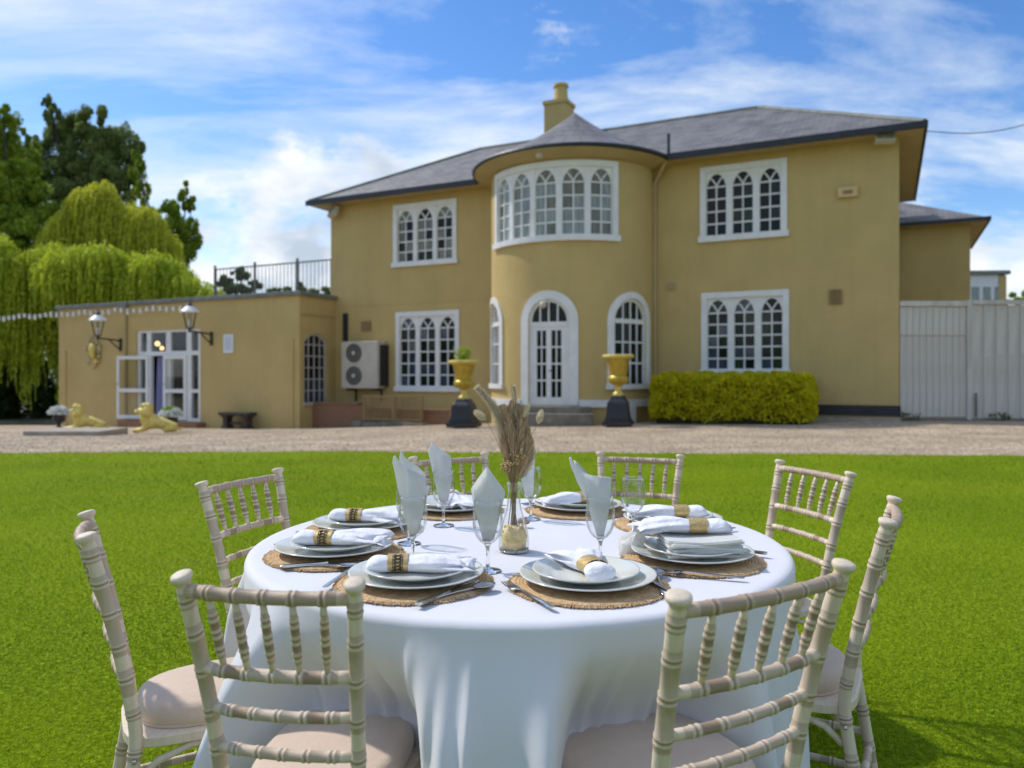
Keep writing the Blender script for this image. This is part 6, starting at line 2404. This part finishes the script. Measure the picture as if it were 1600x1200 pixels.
NAPL = {
    'front right': 'white napkin pointing away from the camera on the plates nearest right of the vase',
    'front left': 'white napkin in dark patterned gold ring across the front left plates',
    'left': 'white napkin in dark patterned gold ring on the plates by the far left chair',
    'left rear': 'white napkin in gold ring on the rearmost plates of the left side',
    'far left': 'white napkin fanned towards the camera on the far plates left of the dried grasses',
    'far right': 'white napkin on the far plates right of the dried grasses',
    'right rear': 'white napkin in gold ring on the plates behind the crumpled napkin and empty glass',
    'right': 'white napkin in gold ring on top of the pile of paper napkins'}
SETPOS = {}
for nm, deg, rad, nang, var in SET:
    a = R(deg)
    x, y = TX + rad * math.cos(a), TY + rad * math.sin(a)
    SETPOS[nm] = (x, y)
    rz = math.atan2(TY - y, TX - x) - PI / 2
    w = WHERE[nm]
    g = rng.uniform
    put('placemat', ME_MAT, (x, y, TZ + .002), g(0, 6), 'round woven jute placemat ' + w, 'placemat', 'jute placemats', ME_FR)
    jx, jy = g(-.006, .006), g(-.006, .006)
    zb_ = TZ + .0015 + .0080
    put('dinner_plate', ME_BIG, (x + jx, y + jy, zb_ + .003), g(0, 6), 'large white dinner plate ' + w, 'plate', 'large dinner plates')
    put('side_plate', ME_SMALL, (x + jx + g(-.008, .008), y + jy + g(-.008, .008), zb_ + .014), g(0, 6), 'smaller white plate on the large one ' + w, 'plate', 'smaller plates')
    c, s = math.cos(rz), math.sin(rz)

    def loc(u, v, z):
        return (x + u * c - v * s, y + u * s + v * c, z)
    put('fork', ME_FORK, loc(-.166, -.06 + g(-.02, .02), zb_ + .0005), rz + R(g(10, 20)), 'steel fork left of the plates ' + w, 'fork', 'steel forks')
    put('knife', ME_KNIFE, loc(.132, -.05 + g(-.02, .02), zb_ + .0005), rz + R(g(-6, 4)), 'steel knife right of the plates ' + w, 'knife', 'steel knives')
    put('spoon', ME_SPOON, loc(.152, -.055 + g(-.02, .02), zb_ + .0005), rz + R(g(-32, -18)), 'steel spoon right of the plates ' + w, 'spoon', 'steel spoons')
    zn = zb_ + .0215
    if nm == 'right':
        zn += .040
    na = R(nang)
    offs = {'front right': (0.0, .02), 'front left': (.0, .0), 'right': (-.01, .02)}.get(nm, (0, 0))
    ra = {'front right': -.03, 'front left': -.035}.get(nm, -.025)
    napkin((x + offs[0], y + offs[1], zn), na, NAPL[nm], var, fan=1.15 if nm == 'front right' else 1.0, ring_at=ra, dark=nm in ('front left', 'left', 'left rear'))

# pile of paper napkins on the right hand plates
x, y = SETPOS['right']
stk = thing('paper_napkin_pile', 'pile of folded white paper napkins on the plates at the right of the table', 'paper napkins', (x + .01, y - .015, TZ + .0015 + .0080 + .0185), R(4))
for k in range(8):
    nx_ = 10
    vs, fs = [], []
    w, d, h = .092, .075, .0042
    for lay in (0, 1):
        for i in range(nx_ + 1):
            u = -1 + 2 * i / nx_
            for v in (-1, 0, 1):
                ht = .0042 * (1 if v >= 0 else 1.5)
                vs.append((u * w + .004 * math.sin(k * 3), v * d + .003 * math.sin(k * 5 + u * 2), lay * ht + .004 * math.sin(u * 2.4 + k * .7) * (k / 8) + .002 * u * math.sin(k)))
    m_ = 3
    o_ = (nx_ + 1) * 3
    for i in range(nx_):
        for v in range(2):
            a_ = i * 3 + v
            fs += [(a_, a_ + 3, a_ + 4, a_ + 1), (o_ + a_, o_ + a_ + 1, o_ + a_ + 4, o_ + a_ + 3)]
        fs += [(i * 3, o_ + i * 3, o_ + i * 3 + 3, i * 3 + 3), (i * 3 + 2, i * 3 + 5, o_ + i * 3 + 5, o_ + i * 3 + 2)]
    fs += [(0, 1, o_ + 1, o_), (1, 2, o_ + 2, o_ + 1), (nx_ * 3, o_ + nx_ * 3, o_ + nx_ * 3 + 1, nx_ * 3 + 1), (nx_ * 3 + 1, o_ + nx_ * 3 + 1, o_ + nx_ * 3 + 2, nx_ * 3 + 2)]
    po = MB().add(vs, fs).obj('paper_napkin', PAPER, stk, smooth=True)
    po.location = (random.uniform(-.008, .008), random.uniform(-.006, .006), .0052 * k)
    po.rotation_euler = (0, 0, R(random.uniform(-7, 7)))
# crumpled paper napkin left of the pile
X = (991 - 800) / FPX * 2.02
cr = MB()
bm_ = bmesh.new()
bmesh.ops.create_icosphere(bm_, subdivisions=3, radius=1)
for v in bm_.verts:
    p = v.co.normalized()
    q = 1 + .20 * math.sin(p.x * 4.1 + 1) * math.sin(p.y * 3.7 + p.z * 2.2) + .13 * abs(math.sin(p.x * 7 + p.z * 5)) + .06 * math.sin(p.y * 13 + p.x * 9)
    v.co = Vector((p.x * .030 * q, p.y * .034 * q, max(-.02, p.z * .036 * q)))
    v.co.x += .5 * v.co.z * .25
bmesh.ops.dissolve_limit(bm_, angle_limit=R(14), verts=bm_.verts, edges=bm_.edges)
bmesh.ops.triangulate(bm_, faces=bm_.faces)
me = bpy.data.meshes.new('crumpled_napkin'); bm_.to_mesh(me); bm_.free(); me.materials.append(PAPER)
o = bpy.data.objects.new('crumpled_napkin', me); COL.objects.link(o)
tag(o, 'crumpled white paper napkin on the cloth left of the napkin pile', 'paper napkin', loc=(X, 2.06, TZ + .022), rz=R(30))
o.scale = (1.15, 1.1, 1.05)


# ------------------------------------------------------------------ glasses
def glass_meshes():
    bowl_p = [(.0075, .066), (.018, .071), (.028, .083), (.0345, .098), (.0372, .113), (.0375, .128), (.0362, .145), (.0342, .163), (.0332, .172)]
    inner = [(r - .0013, z + (.0012 if i < 3 else 0)) for i, (r, z) in enumerate(bowl_p)]
    pr = bowl_p + [(.0328, .1728)] + inner[::-1] + [(0, .0695)]
    b = MB().lathe(pr, 40, cap=False).mesh('bowl', GLASS, 'all')
    st_ = [(.0, .0655), (.009, .0665), (.0072, .062), (.0048, .054), (.0040, .045), (.0038, .03), (.0044, .016), (.0062, .009), (.0085, .0065), (0, .0063)]
    s = MB().lathe(st_, 24, cap=False).mesh('stem', GLASS_SOLID, 'all')
    ft = [(0, .0062), (.009, .0062), (.022, .0040), (.0325, .0022), (.0335, .0012), (.0325, 0), (0, .0)]
    f = MB().lathe(ft, 40, cap=False).mesh('foot', GLASS_SOLID, 'all')
    rim = MB()
    rim.tube([(.0331 * math.cos(2 * PI * k / 48), .0331 * math.sin(2 * PI * k / 48), .1727) for k in range(49)], .0008, 6)
    return b, s, f, rim.mesh('rim', GLASS_SOLID, 'all')


GM = glass_meshes()


def goblet(px, py, label):
    D = (EYE - TZ) * FPX / (py - HOR)
    X = (px - 800) / FPX * D
    t = thing('wine_glass', label, 'glass', (X, D, TZ + .0018), random.uniform(0, 6), 'stemmed glasses on the table')
    for me in GM:
        o = bpy.data.objects.new(me.name.split('.')[0], me); COL.objects.link(o); o.parent = t
    return X, D


def paper_fold(X, D, label, layers, rz=0.0, v0=.073):
    t = thing('folded_paper_napkin', label, 'paper napkin', (X, D, TZ + .0018 + v0), rz, 'paper napkins standing in glasses')
    for li, (pts, crease, yoff) in enumerate(layers):
        bm_ = bmesh.new()
        f_ = []
        vs_ = [bm_.verts.new((u, 0, v)) for u, v in pts]
        fc = bm_.faces.new(vs_)
        bmesh.ops.triangulate(bm_, faces=[fc])
        bmesh.ops.subdivide_edges(bm_, edges=bm_.edges, cuts=3, use_grid_fill=True)
        bmesh.ops.triangulate(bm_, faces=bm_.faces)
        for v in bm_.verts:
            u, h = v.co.x, v.co.z
            v.co.y = yoff + .20 * abs(u - crease * h / .17) + .0015 * math.sin(h * 60 + u * 50) * (h / .1) + .05 * max(0, h - .1)
        me = bpy.data.meshes.new('paper'); bm_.to_mesh(me); bm_.free()
        me.materials.append(PAPER)
        for p in me.polygons:
            p.use_smooth = True
        o = bpy.data.objects.new('paper', me); COL.objects.link(o); o.parent = t
        s_ = o.modifiers.new('thickness', 'SOLIDIFY'); s_.thickness = .0016
    return t


X, D = goblet(645, 881, 'stemmed glass front left holding a tall two pointed paper napkin')
L1 = [(-.008, 0), (-.030, .085), (-.052, .185), (-.050, .200), (-.046, .205), (-.036, .190), (-.018, .172), (.012, .158), (.030, .148), (.029, .135), (.034, .128), (.044, .124), (.036, .095), (.028, .06), (.012, 0)]
L2 = [(-.006, .0), (-.03, .10), (-.035, .2), (-.031, .218), (-.022, .200), (-.006, .186), (.014, .172), (.031, .157), (.034, .14), (.026, .07), (.008, 0)]
paper_fold(X, D, 'tall two pointed white paper napkin in the front left glass', [(L1, -.02, -.004), (L2, .0, .004)], R(4))
X, D = goblet(639, 850, 'stemmed glass hidden behind the front left glass, only its foot in view')
X, D = goblet(693, 822, 'stemmed glass at the back left holding a slanted paper napkin')
paper_fold(X, D, 'slanted pointed white paper napkin in the back left glass', [([(-.012, 0), (-.03, .075), (-.052, .165), (-.040, .192), (-.03, .186), (.022, .150), (.026, .07), (.013, 0)], -.02, 0), ([(-.008, 0), (-.03, .1), (-.036, .180), (.018, .146), (.02, .06), (.01, 0)], 0, .006)], R(-5))
X, D = goblet(762, 893, 'stemmed glass in front of the vase holding a diamond shaped paper napkin')
paper_fold(X, D, 'diamond shaped white paper napkin in the glass in front of the vase', [([(-.012, 0), (-.028, .07), (-.042, .128), (-.004, .181), (.000, .182), (.043, .122), (.030, .065), (.014, 0)], .0, 0), ([(-.010, 0), (-.028, .07), (-.039, .124), (0, .176), (.040, .120), (.028, .06), (.012, 0)], .0, .005)], R(2))
X, D = goblet(829, 812, 'stemmed glass behind the vase holding a narrow paper napkin')
paper_fold(X, D, 'narrow white paper napkin in the glass behind the vase', [([(-.014, 0), (-.034, .065), (-.024, .12), (.002, .158), (.012, .165), (.014, .1), (.008, 0)], -.01, 0)], R(0))
X, D = goblet(938, 884, 'stemmed glass right of the vase holding a paper napkin with a tall left spike')
paper_fold(X, D, 'white paper napkin with a tall curled spike in the glass right of the vase', [([(-.008, 0), (-.022, .045), (-.034, .09), (-.058, .135), (-.076, .180), (-.079, .198), (-.074, .200), (-.066, .178), (-.045, .160), (-.01, .152), (.028, .150), (.026, .09), (.018, .04), (.008, 0)], -.02, 0), ([(-.006, 0), (-.03, .09), (-.055, .14), (-.068, .19), (-.064, .19), (-.055, .168), (-.03, .155), (.024, .146), (.02, .05), (.006, 0)], 0, .005)], R(-3))
X, D = goblet(989, 838, 'empty stemmed glass with no napkin, right of the spiked napkin')

# ------------------------------------------------------------------ vase and dried grasses
VX, VY = (803 - 800) / FPX * 2.09, 2.09
vz = TZ + .0018
vase = thing('glass_vase', 'small clear glass bottle vase in the middle of the table', 'vase', (VX, VY, vz))
vp = [(0, 0), (.034, 0), (.040, .004), (.0425, .014), (.0425, .038), (.039, .058), (.031, .085), (.0225, .112), (.0185, .135), (.0172, .158), (.0185, .176), (.021, .186)]
vi = [(r - .0018, max(z, .004)) for r, z in vp[1:]]
MB().lathe(vp + [(.0205, .1875)] + vi[::-1] + [(0, .004)], 44, cap=False).obj('body', GLASS, vase, smooth='all')
MB().tube([(.0208 * math.cos(2 * PI * k / 40), .0208 * math.sin(2 * PI * k / 40), .1865) for k in range(41)], .0011, 6).obj('rim', GLASS_SOLID, vase, smooth='all')
MB().lathe([(0, .0005), (.036, .0005), (.0395, .003), (.041, .006), (.0395, .0075), (0, .0065)], 40, cap=False).obj('base', GLASS_SOLID, vase, smooth='all')
pt = MB()
for k in range(330):
    a = random.uniform(0, 2 * PI); z = random.uniform(.010, .070)
    rmx = np.interp(z, [.01, .038, .058, .085], [.036, .036, .032, .024])
    r_ = rmx * math.sqrt(random.uniform(.15, 1))
    M = Matrix.Rotation(random.uniform(0, 3), 3, 'X') @ Matrix.Rotation(random.uniform(0, 3), 3, 'Y')
    pt.ball((r_ * math.cos(a) * .92, r_ * math.sin(a) * .92, z), .0065, .0048, .0022, 7, 5, M)
pt.lathe([(0, .009), (.033, .009), (.035, .03), (.033, .05), (.026, .064), (.01, .072), (0, .073)], 24)
o = pt.obj('dried_petals', PETALS, smooth='all')
tag(o, 'straw yellow dried petals filling the bottom of the glass vase', 'dried petals', loc=(VX, VY, vz))

bq = thing('dried_grass_bouquet', 'dried pampas, reeds and bunny tails standing in the glass vase', 'dried flowers', (VX, VY, vz))
PX = 2.09 / FPX


def bp(px, py, dy=0.0):
    return Vector(((px - 803) * PX, dy, (864 - py) * PX))


def curve(pts, n=24):
    pts = [Vector(p) for p in pts]
    out = []
    for i in range(n + 1):
        f = i / n * (len(pts) - 1); k = min(int(f), len(pts) - 2); t_ = f - k
        p0 = pts[max(k - 1, 0)]; p1 = pts[k]; p2 = pts[k + 1]; p3 = pts[min(k + 2, len(pts) - 1)]
        out.append(.5 * (2 * p1 + (p2 - p0) * t_ + (2 * p0 - 5 * p1 + 4 * p2 - p3) * t_ * t_ + (3 * p1 - p0 - 3 * p2 + p3) * t_ ** 3))
    return out


def plume(name, pts, frac, n, length, spread, m, wid=.0011, dens=1.0, tipw=.3):
    """a stem with a feathery head: hairs leave the stem and sweep towards its tip"""
    C = curve(pts, 40)
    h = MB()
    st_ = MB().tube(C, [.0016 * (1 - .7 * i / 40) for i in range(41)], 6).obj('stem', STRAW, bq, smooth='all')
    V = []; T = []
    for k in range(n):
        f = frac + (1 - frac) * random.random() ** .9
        i = min(39, int(f * 40))
        p = C[i].lerp(C[i + 1], f * 40 - i)
        tdir = (C[i + 1] - C[i]).normalized()
        rd = Vector((random.gauss(0, 1), random.gauss(0, 1), random.gauss(0, 1)))
        rd = (rd - tdir * rd.dot(tdir)).normalized()
        g = (f - frac) / (1 - frac)
        env = min(1, g * 4 + .35) * (1 - (1 - tipw) * max(0, g - .5) * 2)
        L = length * random.uniform(.5, 1.1) * env
        q = p + tdir * L * .85 + rd * L * spread
        q2 = p + tdir * L * .5 + rd * L * spread * .75
        w = tdir.cross(rd).normalized() * wid
        V += [p - w, p + w, q2 + w * .8, q2 - w * .8, q2 - w * .9, q2 + w * .9, q, q + w * .1]
        tt = random.random()
        T += [tt, tt]
    raw_obj(name, np.array([tuple(v) for v in V]), 4, m, np.array(T), st_)
    return st_


ft_ = bp(803, 845)
neck = bp(801, 765)
plume('plume', [ft_, bp(800, 800), bp(799, 765), bp(794, 730), bp(789, 690), bp(796, 655), bp(800, 634)], .46, 3000, .046, .42, REED, .0008)
plume('plume', [bp(806, 845), bp(803, 800), bp(802, 765), bp(806, 720), bp(812, 680), bp(815, 655), bp(810, 640)], .46, 3000, .046, .42, REED, .0008)
plume('plume', [bp(800, 848), bp(801, 800), bp(803, 765), bp(815, 735), bp(824, 700), bp(824, 672)], .50, 2100, .042, .42, REED, .0008)
plume('plume', [bp(808, 848, .01), bp(800, 790), bp(800, 765), bp(796, 720, .015), bp(803, 680, .02), bp(806, 650, .02)], .46, 2250, .046, .42, REED, .0008)
plume('plume', [bp(797, 846, -.01), bp(803, 790), bp(801, 765), bp(804, 730, -.012), bp(800, 690, -.015), bp(792, 655, -.01), bp(787, 640, -.01)], .50, 2100, .044, .42, REED, .0008)
plume('pampas_plume', [bp(806, 848), bp(800, 800), bp(799, 765), bp(789, 725), bp(785, 690), bp(780, 660), bp(768, 634), bp(747, 610)], .46, 2200, .026, .75, PAMPAS, .0007, tipw=.6)
plume('pampas_plume', [bp(798, 846), bp(801, 800), bp(803, 765), bp(808, 720, .01), bp(810, 680), bp(806, 645), bp(802, 608)], .62, 1500, .022, .6, PAMPAS, .0007, tipw=.55)
plume('pampas_plume', [bp(801, 847), bp(801, 800), bp(804, 762), bp(818, 745, .01), bp(830, 715, .015), bp(829, 690, .01)], .52, 900, .034, .5, PAMPAS, .0011)
plume('reed_stem', [bp(792, 838), bp(797, 800), bp(800, 760), bp(808, 735)], .85, 20, .01, .3, REED)
for (px, py, ang, hx_) in ((751, 652, -52, -1), (821, 645, 18, 1), (843, 655, 14, 1), (801, 846, 0, 0)):
    if hx_ == 0:
        continue
    tip = bp(px, py, -.01)
    M = Matrix.Rotation(R(ang), 3, 'Y')
    low = M @ Vector((0, 0, -.017)) + tip
    st_ = MB().tube(curve([bp(801 + hx_ * 2, 840), neck, neck.lerp(low, .55) + Vector((0, .004, .02)), low], 20), .0007, 5).obj('stem', STRAW, bq, smooth='all')
    hd = MB()
    hd.ball(tip, .0068, .0068, .0185, 14, 12, M, nz=.06)
    to = hd.obj('bunny_tail', TAIL, st_, smooth='all')
    V = []; T = []
    for k in range(420):
        u = random.uniform(-1, 1); a = random.uniform(0, 2 * PI)
        sr_ = math.sqrt(1 - u * u)
        p = Vector((.0066 * sr_ * math.cos(a), .0066 * sr_ * math.sin(a), .018 * u))
        n_ = Vector((sr_ * math.cos(a), sr_ * math.sin(a), .8 + .3 * u)).normalized()
        q = p + n_ * .007
        w = n_.cross(Vector((random.random(), random.random(), .3))).normalized() * .0005
        V += [M @ (p - w) + tip, M @ (p + w) + tip, M @ (q + w * .2) + tip, M @ (q - w * .2) + tip]; T.append(random.random())
    raw_obj('tail_hairs', np.array([tuple(v) for v in V]), 4, PAMPAS, np.array(T), st_)
for (cx, cy, n_, r_) in ((793, 731, 46, .022), (812, 713, 34, .018), (801, 722, 26, .02)):
    c = bp(cx, cy, -.016)
    fl = MB()
    stm = MB()
    for k in range(n_):
        d = Vector((random.gauss(0, 1), random.gauss(0, .8), random.gauss(0, .8)))
        d = d.normalized() * r_ * random.uniform(.3, 1)
        fl.ball(c + d, random.uniform(.0022, .0042), None, None, 6, 5, nz=.2)
        if k % 3 == 0:
            stm.tube([neck, (c + d).lerp(neck, .4), c + d], .0005, 4)
    so_ = stm.obj('stem', STRAW, bq)
    fl.obj('floret_cluster', DRYFLOWER, so_, smooth='all')
sm_ = MB()
for k in range(14):
    a = random.uniform(0, 6.28)
    r0 = random.uniform(.004, .024)
    sm_.tube(curve([(r0 * math.cos(a), r0 * math.sin(a), random.uniform(.02, .04)), (.006 * math.cos(a + 2), .006 * math.sin(a + 2), .14), (.010 * math.cos(a + 3), .01 * math.sin(a + 3), .19), (.022 * math.cos(a + 3), .018 * math.sin(a + 3), random.uniform(.23, .26))], 14), random.uniform(.0006, .0013), 5)
sm_.obj('stem', STRAW, bq, smooth='all')
# a sprig of reddish dried grass lying on the cloth behind the vase
sp = MB()
c = Vector(((818 - 800) / FPX * 2.4, 2.42, TZ + .012))
for k in range(40):
    d = Vector((random.gauss(0, 1), random.gauss(0, 1), abs(random.gauss(0, .6)))).normalized() * .022
    sp.tube([(0, 0, 0), d * .6, d + Vector((0, 0, .004))], [.0012, .0016, .0005], 5)
tag(sp.obj('dried_sprig', REED), 'small russet dried sprig on the cloth behind the vase', 'dried flowers', loc=c)
